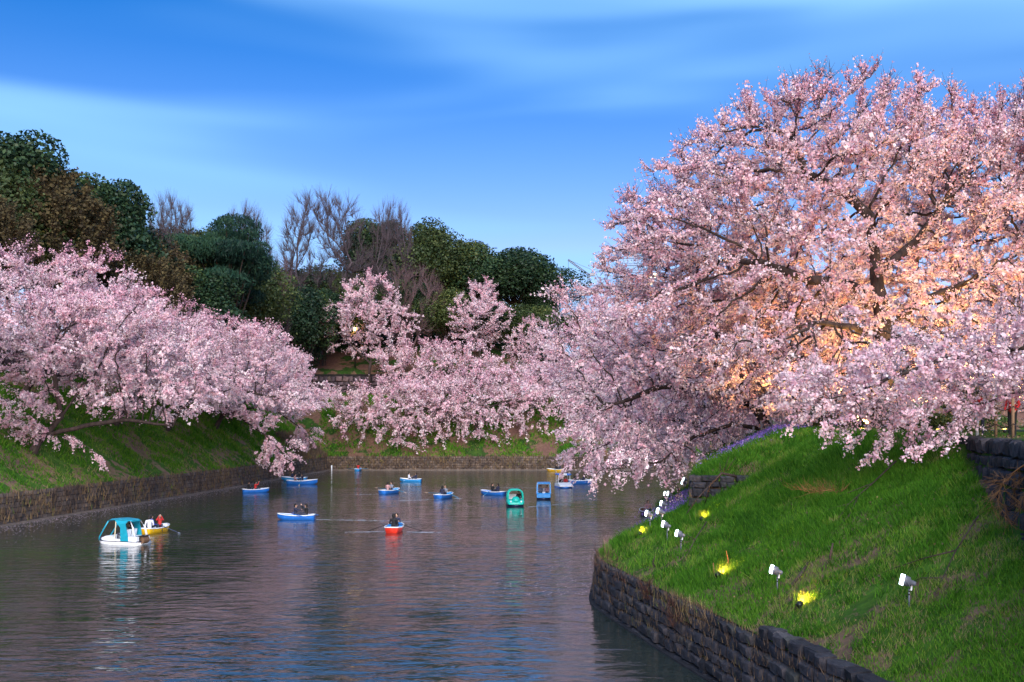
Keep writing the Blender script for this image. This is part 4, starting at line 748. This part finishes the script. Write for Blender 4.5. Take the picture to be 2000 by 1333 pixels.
# ------------------------------------------------------------------ buildings and crane
def tower(x, y, w_, d_, z0, z1, fl, bays, label, curved=False, lit=()):
    root = empty('office_tower', (x, y, 0)); m = MB(); m.box((0, d_ / 2 + .6, (z1 + 5) / 2), (w_, d_, z1 - 5)); m.build('facade', M['facade'], root)
    fh = (z1 - z0) / fl; bw = w_ / bays; pane = MB(); pane.box((0, 0, 0), (bw * .86, .5, fh * .62)); pm = pane.mesh('window_pane', M['glass']); pl = MB(); pl.box((0, 0, 0), (bw * .86, .5, fh * .62)); plm = pl.mesh('window_pane', M['lit_window'])
    for i in range(fl):
        for j in range(bays): o = link('window_pane', plm if (i, j) in lit else pm, root); o.location = (-w_ / 2 + bw * (j + .5), .5, z0 + fh * (i + .5))
        m = MB(); m.box((0, .35, z0 + fh * i), (w_ + .4, .6, fh * .12)); m.build('floor_band', M['facade'], root)
    m = MB()
    if curved:
        n = 12; v = [(-w_ / 2 + w_ * k / n, yy_, z1 + (6 * math.sin(math.pi * (k / n) * .5) if top else 0)) for yy_ in (.6, d_ + .6) for top in (0, 1) for k in range(n + 1)]; q = n + 1; f = []
        for k in range(n): f += [(k, k + 1, q + k + 1, q + k), (2 * q + k + 1, 2 * q + k, 3 * q + k, 3 * q + k + 1), (q + k, q + k + 1, 3 * q + k + 1, 3 * q + k)]
        m.add(v, f)
    else: m.box((0, d_ / 2 + .6, z1 + .8), (w_ * .96, d_ * .9, 1.6))
    m.build('roof', M['facade'], root); tag(root, label, 'building'); return root
tower(36.5, 640, 24, 20, 62, 97, 8, 9, 'blue glass office block beside the evergreen hill', lit=((1, 2), (1, 3), (1, 5), (2, 6)))
tower(88, 700, 30, 22, 95, 134, 8, 9, 'taller curved top blue tower seen through the cherry branches', True, lit=((3, 6), (3, 7), (2, 6)))
cr_ = empty('tower_crane', (50, 665, 96)); m = MB()
def lattice(m, a, b, wd, n, r_):
    a, b = Vector(a), Vector(b); t = (b - a).normalized(); u = t.cross(Vector((0, 1, 0))).normalized() * wd; v = Vector((0, 1, 0)) * wd; cs = [u + v, u - v, -u - v, -u + v]
    for c in cs: m.tube([a + c, b + c * .6], r_, 4)
    for k in range(n):
        p, q = a + (b - a) * (k / n), a + (b - a) * ((k + 1) / n)
        for i in range(4): m.tube([p + cs[i], q + cs[(i + 1) % 4]], r_ * .7, 3)
lattice(m, (0, 0, 0), (0, 0, 12), .8, 8, .18); m.build('mast', M['steel'], cr_)
m = MB(); lattice(m, (0, 0, 11), (-13.5, 0, 21), .55, 12, .16); m.build('jib', M['steel'], cr_)
m = MB(); m.tube([(-13.5, 0, 21), (3, 0, 14)], .1, 4); m.tube([(0, 0, 11), (3, 0, 14)], .2, 4); m.build('stay', M['steel'], cr_)
m = MB(); m.tube([(-13.4, 0, 21), (-13.4, 0, 13.5)], .09, 4); m.box((-13.4, 0, 13), (.7, .7, 1.2)); m.build('hook', M['black'], cr_)
m = MB(); m.box((2.2, 0, 11.4), (3.4, 2, 1.6)); m.build('counterweight', M['grey'], cr_); tag(cr_, 'small luffing crane above the blue glass office block', 'crane')

# ------------------------------------------------------------------ people
def capsule(m, a, b, ra, rb, n=8):
    a, b = Vector(a), Vector(b); m.tube([a, b], [ra, rb], n); m.sphere(a, ra, 8, 6); m.sphere(b, rb, 8, 6)
POSES = {}
def body(pose):
    if pose in POSES: return POSES[pose]
    seg = []; A = lambda a, b, ra, rb, k: seg.append((Vector(a), Vector(b), ra, rb, k))
    st = pose == 'stand'; H = .86 if st else .0
    A((0, 0, .10 + H), (-.01, 0, .30 + H), .135, .13, 1); A((-.01, 0, .30 + H), (-.01, 0, .46 + H), .135, .14, 1)
    A((-.01, -.12, .49 + H), (-.01, .12, .49 + H), .085, .085, 1); A((0, 0, .52 + H), (.015, 0, .66 + H), .055, .05, 0)
    A((.02, 0, .70 + H), (.025, 0, .77 + H), .082, .092, 0); A((.105, 0, .73 + H), (.118, 0, .715 + H), .014, .016, 0); A((.06, 0, .665 + H), (.075, 0, .665 + H), .04, .03, 0)
    for s in (-1, 1):
        A((.01, s * .093, .735 + H), (.01, s * .1, .72 + H), .018, .014, 0)
        if st: A((0, s * .09, .92), (.02, s * .1, .48), .085, .06, 2); A((.02, s * .1, .48), (0, s * .1, .08), .058, .042, 2); A((0, s * .1, .05), (.15, s * .11, .03), .04, .035, 3)
        else: A((.02, s * .09, .09), (.40, s * .11, .20), .085, .065, 2); A((.40, s * .11, .20), (.46, s * .11, -.14), .06, .045, 2); A((.46, s * .11, -.17), (.60, s * .12, -.20), .04, .035, 3)
        sh = Vector((-.01, s * .185, .50 + H))
        el, wr = {'row': ((.20, s * .26, .30), (.44, s * .22, .36)), 'rest': ((.04, s * .25, .24), (.27, s * .14, .20)), 'photo': ((.22, s * .20, .50), (.32, s * .07, .74)), 'stand': ((.0, s * .25, 1.1), (.14, s * .2, .92)), 'point': ((.2, s * .22, .36), (.42, s * .12, .44))}[pose]
        el, wr = Vector(el), Vector(wr); A(sh, el, .062, .05, 1); A(el, wr, .048, .036, 1); t = (wr - el).normalized(); hb = wr + t * .05; A(wr, hb + t * .03, .03, .034, 0)
        sd = t.cross(Vector((0, 0, 1))).normalized()
        for i in range(4): f0 = hb + t * .05 + sd * (i - 1.5) * .02; f1 = f0 + t * (.04 + .006 * (1 - abs(i - 1.2))) ; A(f0, f1, .011, .010, 0); A(f1, f1 + t * .015 - Vector((0, 0, .025)), .010, .009, 0)
        A(hb - sd * s * .02, hb - sd * s * .055 + t * .03, .013, .011, 0)
    m = MB()
    for a, b, ra, rb, k in seg: capsule(m, a, b, ra, rb)
    me0 = bpy.data.meshes.new('body_src'); me0.from_pydata(m.v, [], m.f); bm = bmesh.new(); bm.from_mesh(me0); bmesh.ops.recalc_face_normals(bm, faces=bm.faces); bm.to_mesh(me0); bm.free()
    ob = bpy.data.objects.new('body_src', me0); COL.objects.link(ob); md = ob.modifiers.new('r', 'REMESH'); md.mode = 'VOXEL'; md.voxel_size = .0165; md.use_smooth_shade = True
    sm = ob.modifiers.new('s', 'SMOOTH'); sm.iterations = 2; dg = bpy.context.evaluated_depsgraph_get(); me = bpy.data.meshes.new_from_object(ob.evaluated_get(dg)); bpy.data.objects.remove(ob); bpy.data.meshes.remove(me0); me.name = 'body'
    c = np.empty(len(me.polygons) * 3, np.float32); me.polygons.foreach_get('center', c); c = c.reshape(-1, 3); best = np.full(len(c), 1e9); mi = np.zeros(len(c), np.int32)
    for a, b, ra, rb, k in seg:
        a_, b_ = np.array(a), np.array(b); ab = b_ - a_; t = np.clip(((c - a_) @ ab) / (ab @ ab + 1e-9), 0, 1); d = np.linalg.norm(c - (a_ + t[:, None] * ab), axis=1) - (ra + (rb - ra) * t); u = d < best; best[u] = d[u]; mi[u] = k
    me.materials.clear()
    for k in ('skin', 'coat_black', 'trousers', 'shoe'): me.materials.append(M[k])
    me.polygons.foreach_set('material_index', mi); h = MB(); h.sphere((-.005, 0, .765 + H), (.116, .112, .118), 12, 7, zmin=-.25); h.sphere((-.045, 0, .70 + H), (.085, .105, .12), 10, 6); POSES[pose] = (me, h.mesh('hair', M['hair'], True)); return POSES[pose]
def person(loc, rz, pose, coat, label, hair='hair', trousers='trousers', group=None, s=1, phone=False):
    root = empty('person', loc, rz, s); me, hm = body(pose); o = link('body', me, root)
    for k, mname in ((1, coat), (2, trousers)):
        o.material_slots[k].link = 'OBJECT'; o.material_slots[k].material = M[mname]
    h = link('hair', hm, root)
    if hair != 'hair': h.material_slots[0].link = 'OBJECT'; h.material_slots[0].material = M[hair]
    tag(root, label, 'person', group); return root

# ------------------------------------------------------------------ boats
def hull_data(Lb, B, gun=.36, bow=.5):
    xs = np.linspace(-.48, .52, 13); prof = []
    for u in xs:
        t = (u + .48); wv = B / 2 * (min(1, .72 + .9 * t) if t < .35 else (1 if t < .5 else math.sqrt(max(0, 1 - ((t - .5) / .5) ** 2.1)))); gz_ = gun + (bow - gun) * max(0, (t - .45) / .55) ** 1.6 + .05 * max(0, (.25 - t) / .25); prof.append((u * Lb + .06 * Lb * max(0, t - .7), max(wv, .015), gz_, t))
    return prof
HULLS = {}
def rowboat_meshes(color, inner, Lb=3.0, B=1.22):
    key = (color, inner, Lb)
    if key in HULLS: return HULLS[key]
    pr = hull_data(Lb, B); m = MB(); n = len(pr)
    def section(x, w_, gz_, t, ins):
        w_ = max(w_ - ins, .004); kz = -.14 + ins * 2.2 + (.25 * max(0, (t - .8) / .2) if t > .8 else 0); xx = x - (ins if t > .9 else 0) + (ins if t < .02 else 0); s = 1 if t < .9 else 1
        return [(xx - .05 * (1 - k), y, z) for k, y, z in ((1, -w_, gz_), (.9, -w_ * .93, gz_ * .55), (.6, -w_ * .72, kz + .05), (.5, 0, kz), (.6, w_ * .72, kz + .05), (.9, w_ * .93, gz_ * .55), (1, w_, gz_))]
    def shell(ins):
        v = []; f = []
        for p in pr: v += section(*p, ins)
        for i in range(n - 1):
            for k in range(6): f.append((i * 7 + k, i * 7 + k + 1, (i + 1) * 7 + k + 1, (i + 1) * 7 + k))
        f.append(tuple(range(7))); return v, f
    v, f = shell(0); m.add(v, f); hull = m.mesh('hull', M[color], True)
    m = MB(); v, f = shell(.045); m.add(v, f); lining = m.mesh('lining', M[inner], True)
    m = MB(); loop = [(p[0], -p[1], p[2]) for p in pr] + [(p[0], p[1], p[2]) for p in reversed(pr)]; m.tube(loop + [loop[0]], .042, 6); rim = m.mesh('gunwale', M['white'], True)
    th = []
    for u in (-.3, 0.02, .28):
        m = MB(); k = min(range(n), key=lambda i: abs(pr[i][0] - u * Lb)); m.box((u * Lb, 0, .2), (.26, pr[k][1] * 1.82, .035)); th.append(m.mesh('seat', M[inner]))
    HULLS[key] = (hull, lining, rim, th, pr); return HULLS[key]
def oar(parent, side, ang, dip, mat, tip, x0=.05, B=1.22):
    """ang: swing from abeam toward the stern (degrees), dip: blade height"""
    a = R(ang); d = Vector((-math.sin(a), side * math.cos(a), 0)); p0 = Vector((x0, side * B * .48, .45)); pin = p0 - d * .45 + Vector((0, 0, .1)); end = p0 + d * 1.35; end.z = dip
    m = MB(); m.tube([pin, p0, end], [.022, .026, .024], 6); o = m.build('oar', M[mat], parent, True); t = (end - p0).normalized()
    m = MB(); u = t.cross(Vector((0, 0, 1))).normalized() * .075; e2 = end + t * .42; w_ = Vector((0, 0, .012)); m.add([end - u * .5 + w_, end + u * .5 + w_, e2 + u + w_, e2 - u + w_, end - u * .5 - w_, end + u * .5 - w_, e2 + u - w_, e2 - u - w_], [(0, 1, 2, 3), (7, 6, 5, 4), (0, 4, 5, 1), (1, 5, 6, 2), (2, 6, 7, 3), (3, 7, 4, 0)]); m.build('blade', M[tip], o)
def rowboat(x, y, rz, color, inner, label, crew=(), oars=None, s=1, group='rowing boats on the moat', oarmat='oar_blue', tipmat='oar_tip'):
    hull, lining, rim, th, pr = rowboat_meshes(color, inner); root = empty('rowboat', (x, y, 0), R(rz), s)
    link('hull', hull, root); link('lining', lining, root); link('gunwale', rim, root)
    for t in th: link('seat', t, root)
    if oars:
        for side, ang, dip in oars: oar(root, side, ang, dip, oarmat, tipmat)
    tag(root, label, 'boat', group); mtx = Matrix.Translation((x, y, 0)) @ Matrix.Rotation(R(rz), 4, 'Z')
    for ux, face, pose, coat, lab, *rest in crew:
        p = mtx @ Vector((ux * s, (rest[0] if rest else 0) * s, (.33) * s)); person(p, R(rz + face), pose, coat, lab, hair=rest[1] if len(rest) > 1 else 'hair', s=1.12)
OW = ((1, 5, .12), (-1, 5, .12))
rowboat(-25.75, 73.9, 78, 'yellow', 'white', 'yellow rowing boat behind the white pedal boat with teal canopy', ((-.75, 40, 'rest', 'coat_white', 'person in a white jacket in the near yellow boat'), (-.15, -30, 'rest', 'coat_blue', 'person in a blue jacket in the near yellow boat', .2), (.35, 215, 'photo', 'coat_red', 'person in red raising both hands in the near yellow boat', -.15)), ((-1, 10, .05), (1, 20, .15)), oarmat='navy', tipmat='coat_grey')
rowboat(-17.7, 84.3, 179, 'blue', 'blue', 'blue rowing boat carrying two people in black, wake behind it', ((.12, 180, 'point', 'coat_navy', 'person in black rowing the blue boat with a wake'), (-.75, 0, 'photo', 'coat_black', 'person in black holding hands up in the blue boat stern')), ((1, 60, .3), (-1, 60, .3)), oarmat='blue', tipmat='blue')
rowboat(-8.57, 74.6, 88, 'red', 'sky_blue', 'red rowing boat with a blue inside and white rim', ((-.35, 10, 'rest', 'coat_black', 'person in black seated in the red boat'), (.25, 180, 'row', 'coat_navy', 'person rowing the red boat', -.12)), ((1, -14, -.02), (-1, -14, -.02)), oarmat='black', tipmat='black', s=1.05)
rowboat(-30.1, 120, 24, 'blue', 'sky_blue', 'blue rowing boat under the hanging blossoms with a red coat aboard', ((-.75, 10, 'rest', 'coat_black', 'person in black in the boat under the hanging blossoms'), (.05, -10, 'photo', 'coat_red', 'person in a red coat taking a picture from the boat')), None)
rowboat(-28.3, 137.6, 4, 'blue', 'sky_blue', 'long blue rowing boat in front of another blue boat', ((-.65, 0, 'rest', 'coat_pink', 'person in a pale coat in the front boat of the blue pair'), (.1, 180, 'row', 'coat_navy', 'rower in dark blue in the front boat of the blue pair')), ((-1, 0, .05),), s=1.32)
rowboat(-31.2, 147, 176, 'sky_blue', 'sky_blue', 'blue rowing boat half hidden behind the longer blue boat', ((.3, 180, 'rest', 'coat_navy', 'person in navy in the rear boat of the blue pair'), (-.6, 0, 'row', 'coat_black', 'person in black in the rear boat of the blue pair')), None, s=1.2)
rowboat(-14.2, 144.2, 172, 'sky_blue', 'white', 'pale blue rowing boat alone below the far cherries', ((.3, 180, 'rest', 'coat_white', 'person with a white scarf in the lone pale blue boat'), (-.7, 0, 'row', 'coat_navy', 'person in navy in the lone pale blue boat stern')), None)
rowboat(-14.1, 118.1, 62, 'blue', 'sky_blue', 'blue rowing boat with both oars held level above the water', ((-.35, 0, 'rest', 'coat_pink', 'person in a brown coat in the boat with level oars'), (.3, 180, 'row', 'coat_grey', 'rower in grey in the boat with level oars')), ((1, -18, .5), (-1, 12, .2)), s=1.1)
rowboat(-7.33, 110.3, 68, 'blue', 'sky_blue', 'blue rowing boat with an oar splashing beside it', ((-.35, 0, 'rest', 'coat_navy', 'passenger in navy in the splashing boat'), (.3, 180, 'row', 'coat_grey', 'rower in a checked grey shirt in the splashing boat', 0, 'brown')), ((1, -14, .45), (-1, 20, .02)), s=1.1)
rowboat(-2.13, 115.4, 145, 'blue', 'blue', 'blue rowing boat beside the mint pedal boat', ((.1, 180, 'row', 'coat_black', 'rower in black in the boat beside the mint pedal boat'), (-.65, 0, 'rest', 'coat_navy', 'passenger in navy in the boat beside the mint pedal boat')), ((1, 10, .05), (-1, 10, .08)), s=1.05)
rowboat(9.5, 138.9, 2, 'blue', 'blue', 'long blue rowing boat passing behind the blue and white canopy boat', ((-.8, 0, 'rest', 'coat_black', 'person in black behind the canopy boat'), (.2, 180, 'rest', 'coat_navy', 'person in navy under the blossom tips')), None, s=1.25)
rowboat(7.6, 178.6, 160, 'yellow', 'white', 'yellow rowing boat close to the far moat wall', ((-.1, 180, 'row', 'coat_black', 'rower in black in the far yellow boat'), (-.8, 0, 'rest', 'coat_navy', 'passenger in navy in the far yellow boat')), ((1, 30, .1),))
rowboat(-27.2, 181, 88, 'sky_blue', 'sky_blue', 'tiny rowing boat at the foot of the far wall', ((0, 0, 'row', 'coat_red', 'person in orange red in the tiny far boat'),), ((1, 0, .35), (-1, 0, .35)), s=.95)
rowboat(11.75, 88.8, 95, 'navy', 'brown', 'dark boat lying by the bank near the floodlights', ((-.2, 180, 'rest', 'coat_pink', 'person in a pale top in the dark boat by the bank'),), None)

M['foam_glint'] = mat_paint('foam_glint', (.62, .68, .78), .4); M['petal_float'] = mat_paint('floating_petal', (.78, .58, .66), .6)  # pale flecks: splashes, and sky reflection on wake ripples put into the colour
def flecks(name, label, cat, x, y, sx_, sy_, mat, seed, z=.012):
    rg = np.random.default_rng(seed); n = len(x); a = rg.uniform(.5, 1.5, (n, 2)); hx, hy = sx_ * a[:, 0], sy_ * a[:, 1]; zz = np.full(n, z) + rg.uniform(0, .006, n)
    V = np.stack([np.stack([x - hx, y, zz], 1), np.stack([x, y - hy, zz], 1), np.stack([x + hx, y, zz], 1), np.stack([x, y + hy, zz], 1)], 1).reshape(-1, 3)
    o = link(name, np_mesh(name, V, np.arange(n * 4).reshape(n, 4), mat)); tag(o, label, cat, kind='stuff')
for k, (xa, ya, xb, yb, wd, n, lab) in enumerate(((-16.1, 84.2, -8, 82.5, .35, 170, 'pale wake of painted sky glints trailing from the blue boat with two people in black'), (-9.4, 74.2, -12, 73.9, .18, 70, 'pale ripple streak at one oar of the red boat'), (-7.6, 74, -5.2, 73.6, .18, 70, 'pale ripple streak at the other oar of the red boat'),
        (-5.6, 109.4, -6, 109.2, .2, 60, 'white splash at the oar of the splashing boat'), (-12, 106, -7.5, 108, .5, 130, 'ripple streak behind the splashing boat'), (1.5, 97.5, 5.5, 102, .6, 150, 'ripples running from the mint pedal boat'), (-5, 131, 6, 128, .5, 160, 'thin wake crossing behind the canopy boat'), (-17.8, 116.2, -15, 116.6, .3, 60, 'drips below the level oars'))):
    rg = np.random.default_rng(200 + k); t = rg.uniform(0, 1, n); flecks('wake', lab, 'wake', xa + (xb - xa) * t + rg.normal(0, .15, n), ya + (yb - ya) * t + rg.normal(0, wd, n) * (.4 + t), .16, .035, M['foam_glint'], 300 + k)
rg = np.random.default_rng(411); n = 2600; Y = np.exp(rg.uniform(np.log(66), np.log(180), n)); flecks('floating_petals', 'pink petals drifting along the long moat wall', 'petals', Xl(Y) + .7 + rg.exponential(1.6, n), Y, .05, .05, M['petal_float'], 412)
n = 1800; Y = rg.uniform(46, 120, n); flecks('floating_petals', 'pink petals drifting under the trailing branches', 'petals', Xs(Y) - .6 - rg.exponential(2.0, n), Y, .04, .04, M['petal_float'], 413)
def loft(m, secs, close=True, cap=True):
    k = len(secs[0]); f = []; n = len(secs)
    for i in range(n - 1):
        for j in range(k if close else k - 1): f.append((i * k + j, i * k + (j + 1) % k, (i + 1) * k + (j + 1) % k, (i + 1) * k + j))
    if cap: f.append(tuple(range(k))[::-1]); f.append(tuple((n - 1) * k + j for j in range(k)))
    return m.add([p for s in secs for p in s], f)
def arch(w_, z0, z1, rc, n=5):
    """open outline from left foot over the roof to the right foot"""
    pts = [(-w_ * 1.04, z0), (-w_, z1 - rc)]
    for k in range(1, n + 1): a = math.pi - math.pi / 2 * k / n; pts.append((-w_ + rc + rc * math.cos(a), z1 - rc + rc * math.sin(a)))
    for k in range(0, n): a = math.pi / 2 - math.pi / 2 * k / n; pts.append((w_ - rc + rc * math.cos(a), z1 - rc + rc * math.sin(a)))
    return pts + [(w_, z1 - rc), (w_ * 1.04, z0)]
def arch_ring(m, x0, x1, w_, z0, z1, rc, th, lean=0):
    o = arch(w_, z0, z1, rc); i = arch(w_ - th, z0, z1 - th, max(rc - th, .02)); lp = o + i[::-1]
    loft(m, [[(x + lean * (z - z0), y, z) for y, z in lp] for x in (x0, x1)])
def pontoon(m, Lb, B, z0, z1, nose=.5):
    secs = []
    for t in np.linspace(0, 1, 9):
        w_ = B / 2 * (1 if t < 1 - nose else math.sqrt(max(.02, 1 - ((t - 1 + nose) / nose) ** 2.4))); zz = z0 + (.16 * max(0, t - .75) / .25); x = -Lb / 2 + Lb * t
        secs.append([(x, -w_, z1), (x, -w_ * .95, zz + .05), (x, -w_ * .6, zz), (x, w_ * .6, zz), (x, w_ * .95, zz + .05), (x, w_, z1)])
    loft(m, secs)
# white pedal boat with the teal canopy
pb = empty('pedal_boat', (-25.4, 66.7, 0), R(164)); m = MB(); pontoon(m, 3.3, 1.5, -.15, .17, .55); m.build('hull', M['white'], pb, True)
m = MB(); pontoon(m, 3.38, 1.56, .171, .23, .55); m.build('rub_rail', M['navy'], pb)
m = MB(); secs = []
for t in np.linspace(0, 1, 9):
    x = -1.6 + 3.2 * t; w_ = .72 * (1 if t < .5 else math.sqrt(max(.01, 1 - ((t - .5) / .5) ** 2.3))); z = (.52 if t < .3 else .33 if t < .56 else .56 if t < .72 else .56 - (t - .72) * 1.0); secs.append([(x, -w_, .235), (x, -w_ * .92, z), (x, -w_ * .72, z + .01), (x, w_ * .72, z + .01), (x, w_ * .92, z), (x, w_, .235)])
loft(m, secs); m.build('deck', M['white'], pb)
m = MB(); loft(m, [[(x, -w_, z), (x, -w_ * .7, z + .06), (x, w_ * .7, z + .06), (x, w_, z), (x, w_ * .7, z - .03), (x, -w_ * .7, z - .03)] for x, w_, z in ((-1.05, .52, 1.50), (-.9, .6, 1.55), (-.2, .62, 1.61), (.45, .6, 1.58), (.66, .54, 1.50))]); m.build('canopy', M['teal'], pb)
for s in (-1, 1):
    m = MB(); m.tube([(.62, s * .54, 1.5), (.92, s * .6, 1.0), (1.3, s * .55, .45), (1.36, s * .5, .24)], [.05, .045, .04, .05], 6); m.build('front_pillar', M['teal'], pb, True)
    m = MB(); loft(m, [[(a, s * .70, z), (b, s * .70, z), (b, s * .75, z), (a, s * .75, z)] for a, b, z in ((-1.0, -.42, .24), (-.95, -.42, .7), (-.85, -.42, 1.1), (-.8, -.2, 1.35))] + [[(-.9, s * .55, 1.53), (.1, s * .58, 1.56), (.1, s * .6, 1.58), (-.9, s * .58, 1.55)]]); m.build('side_panel', M['teal'], pb)
    m = MB(); m.tube([(-1.0, s * .52, 1.5), (-1.28, s * .6, 1.1), (-1.42, s * .62, .5)], [.05, .06, .08], 6); m.build('rear_pillar', M['white'], pb, True)
m = MB(); m.tube([(.1, .62, .3), (.02, .58, 1.55)], .035, 6); m.build('centre_pole', M['cream'], pb)
for y in (-.3, .3):
    m = MB(); m.box((-.45, y, .48), (.45, .46, .1)); m.box((-.68, y, .72), (.1, .46, .5), Matrix.Rotation(R(-12), 3, 'Y')); m.build('seat', M['white'], pb)
m = MB(); m.tube([(-1.62, -.3, .3), (-1.62, .3, .3)], .26, 14); m.build('paddle_wheel', M['brown'], pb); m = MB(); m.box((-1.68, 0, .56), (.34, .8, .05)); m.box((-1.5, -.4, .35), (.3, .05, .4)); m.box((-1.5, .4, .35), (.3, .05, .4)); m.build('wheel_housing', M['black'], pb)
m = MB(); m.tube([(.3, -.1, .4), (.05, -.1, .8)], .025, 6); m.build('steering_lever', M['steel'], pb)
tag(pb, 'white pedal boat with a teal canopy and broad teal side panel', 'pedal boat', 'pedal boats on the moat')
def aboard(boat, off, face, pose, coat, label): 
    p = Matrix.Translation(boat.location) @ Matrix.Rotation(boat.rotation_euler.z, 4, 'Z') @ Vector(off); person(p, boat.rotation_euler.z + R(face), pose, coat, label)
aboard(pb, (-.42, .3, .5), 0, 'rest', 'coat_grey', 'person in grey steering the white pedal boat'); aboard(pb, (-.42, -.3, .5), 0, 'rest', 'coat_black', 'dark clad passenger in the white pedal boat')
# mint beetle shaped pedal boat
bt = empty('pedal_boat', (.3, 99.3, 0), R(-86)); m = MB(); pontoon(m, 2.7, 1.6, -.15, .2, .3); m.build('hull', M['navy'], bt, True)
m = MB(); secs = []
for x, w_, z in ((-1.35, .70, .5), (-1.2, .8, .62), (-.3, .84, .55), (.3, .84, .62), (.9, .82, .66), (1.25, .74, .5), (1.42, .6, .3)): secs.append([(x, -w_, .2), (x, -w_ * 1.02, z * .7), (x, -w_ * .9, z), (x, w_ * .9, z), (x, w_ * 1.02, z * .7), (x, w_, .2)])
loft(m, secs); m.build('shell', M['mint'], bt, True)
m = MB(); m.sphere((.85, 0, .55), (.55, .42, .42), 16, 8, zmin=-.2); m.build('bonnet', M['mint'], bt, True)
m = MB(); arch_ring(m, .42, .62, .78, .5, 1.62, .5, .15, -.22); m.build('windscreen_frame', M['mint'], bt, True); m = MB(); arch_ring(m, -1.15, -.95, .78, .5, 1.62, .5, .15, .16); m.build('rear_frame', M['mint'], bt, True)
m = MB(); o = [(y, z) for y, z in arch(.76, 1.1, 1.61, .48)][1:-1]; i = [(y, z - .06) for y, z in o]; loft(m, [[(x, y, z) for y, z in o + i[::-1]] for x in (-1.0, .42)]); m.build('roof', M['mint'], bt, True)
for s in (-1, 1):
    m = MB(); m.sphere((1.28, s * .5, .48), (.1, .1, .1)); m.build('headlight', M['white'], bt, True)
m = MB(); m.box((-.5, 0, .68), (.4, 1.3, .1)); m.box((-.75, 0, .88), (.1, 1.3, .4)); m.build('seat', M['white'], bt)
tag(bt, 'mint green rounded pedal boat shaped like a beetle car', 'pedal boat', 'pedal boats on the moat'); aboard(bt, (-.42, .4, .58), 0, 'rest', 'coat_black', 'person in black in the mint pedal boat')
# boxy blue pedal boat
bx_ = empty('pedal_boat', (3.37, 108.7, 0), R(-92)); m = MB(); pontoon(m, 2.6, 1.5, -.15, .22, .2); m.build('hull', M['navy'], bx_, True)
m = MB(); loft(m, [[(x, -w_, .22), (x, -w_, z), (x, w_, z), (x, w_, .22)] for x, w_, z in ((-1.3, .74, .62), (.4, .76, .66), (1.1, .75, .70), (1.3, .70, .6), (1.32, .70, .3))]); m.build('shell', M['sky_blue'], bx_)
m = MB(); arch_ring(m, .75, .95, .74, .6, 1.75, .2, .13, -.12); m.build('windscreen_frame', M['sky_blue'], bx_); m = MB(); arch_ring(m, -1.2, -1.0, .74, .6, 1.75, .2, .13); m.build('rear_frame', M['sky_blue'], bx_)
m = MB(); m.box((-.15, 0, 1.72), (2.0, 1.36, .09)); m.build('roof', M['sky_blue'], bx_)
for s in (-1, 1):
    m = MB(); m.box((-.15, s * .70, 1.62), (1.9, .08, .14)); m.build('side_rail', M['white'], bx_)
m = MB(); m.box((-.5, 0, .7), (.4, 1.2, .1)); m.box((-.75, 0, .9), (.1, 1.2, .4)); m.build('seat', M['white'], bx_); m = MB(); m.tube([(1.12, -.12, .72), (1.12, .12, .72)], .05, 6); m.build('lamp', M['white'], bx_)
tag(bx_, 'boxy bright blue pedal boat with a square windscreen opening', 'pedal boat', 'pedal boats on the moat'); aboard(bx_, (-.42, .35, .58), 0, 'rest', 'coat_pink', 'person with brown hair in the boxy blue pedal boat'); aboard(bx_, (-.42, -.35, .58), 0, 'rest', 'coat_grey', 'person in grey in the boxy blue pedal boat')
# white deck boat under blue and white canopy
cb = empty('pedal_boat', (6.53, 129.3, 0), R(-80), 1.08); m = MB(); pontoon(m, 2.9, 1.6, -.15, .2, .15); m.build('hull', M['blue'], cb, True)
m = MB(); loft(m, [[(x, -w_, .2), (x, -w_ * .95, z), (x, w_ * .95, z), (x, w_, .2)] for x, w_, z in ((-1.4, .8, .5), (-.1, .8, .5), (.1, .8, .62), (1.3, .82, .36), (1.46, .8, .26))]); m.build('deck', M['white'], cb)
m = MB(); loft(m, [[(x, -.3, z), (x, .3, z), (x, .3, z + .22), (x, -.3, z + .22)] for x, z in ((-1.1, 1.46), (.4, 1.46))]); m.build('canopy_centre', M['white'], cb)
for s in (-1, 1):
    m = MB(); loft(m, [[(x, s * .302, z), (x, s * .7, z), (x, s * .84, z + .1), (x, s * .7, z + .2), (x, s * .302, z + .2)] for x, z in ((-1.1, 1.47), (.4, 1.47))]); m.build('canopy_side', M['blue'], cb)
    for x in (-.95, .25): m = MB(); m.tube([(x, s * .7, .45), (x, s * .68, 1.5)], .03, 6); m.build('canopy_post', M['white'], cb)
m = MB(); m.box((-.5, 0, .6), (.4, 1.2, .12)); m.box((-.75, 0, .82), (.1, 1.2, .4)); m.build('seat', M['grey'], cb)
tag(cb, 'white decked pedal boat under a blue and white canopy', 'pedal boat', 'pedal boats on the moat'); aboard(cb, (-.42, -.35, .52), 0, 'rest', 'coat_black', 'person in black under the blue and white canopy'); aboard(cb, (-.42, .35, .52), 0, 'rest', 'coat_red', 'person with a reddish top under the blue and white canopy')
m = MB(); m.tube([(0, 0, -.5), (0, 0, .9)], .12, 8); o = m.build('marker_post', M['white'], None, True); o.location = (-32.2, 182.8, 0); tag(o, 'small white marker post in the moat corner', 'post')
# people on the terrace
person((18.95, 65.0, 7.2), R(-100), 'stand', 'coat_white', 'person in a white top seen between the two stout trunks')
person((17.6, 38.5, 7.2), R(-130), 'stand', 'coat_red', 'person in red behind the white railing post'); person((17.3, 35.4, 7.2), R(-150), 'stand', 'coat_red', 'person in red behind the brown railing posts', trousers='coat_black')
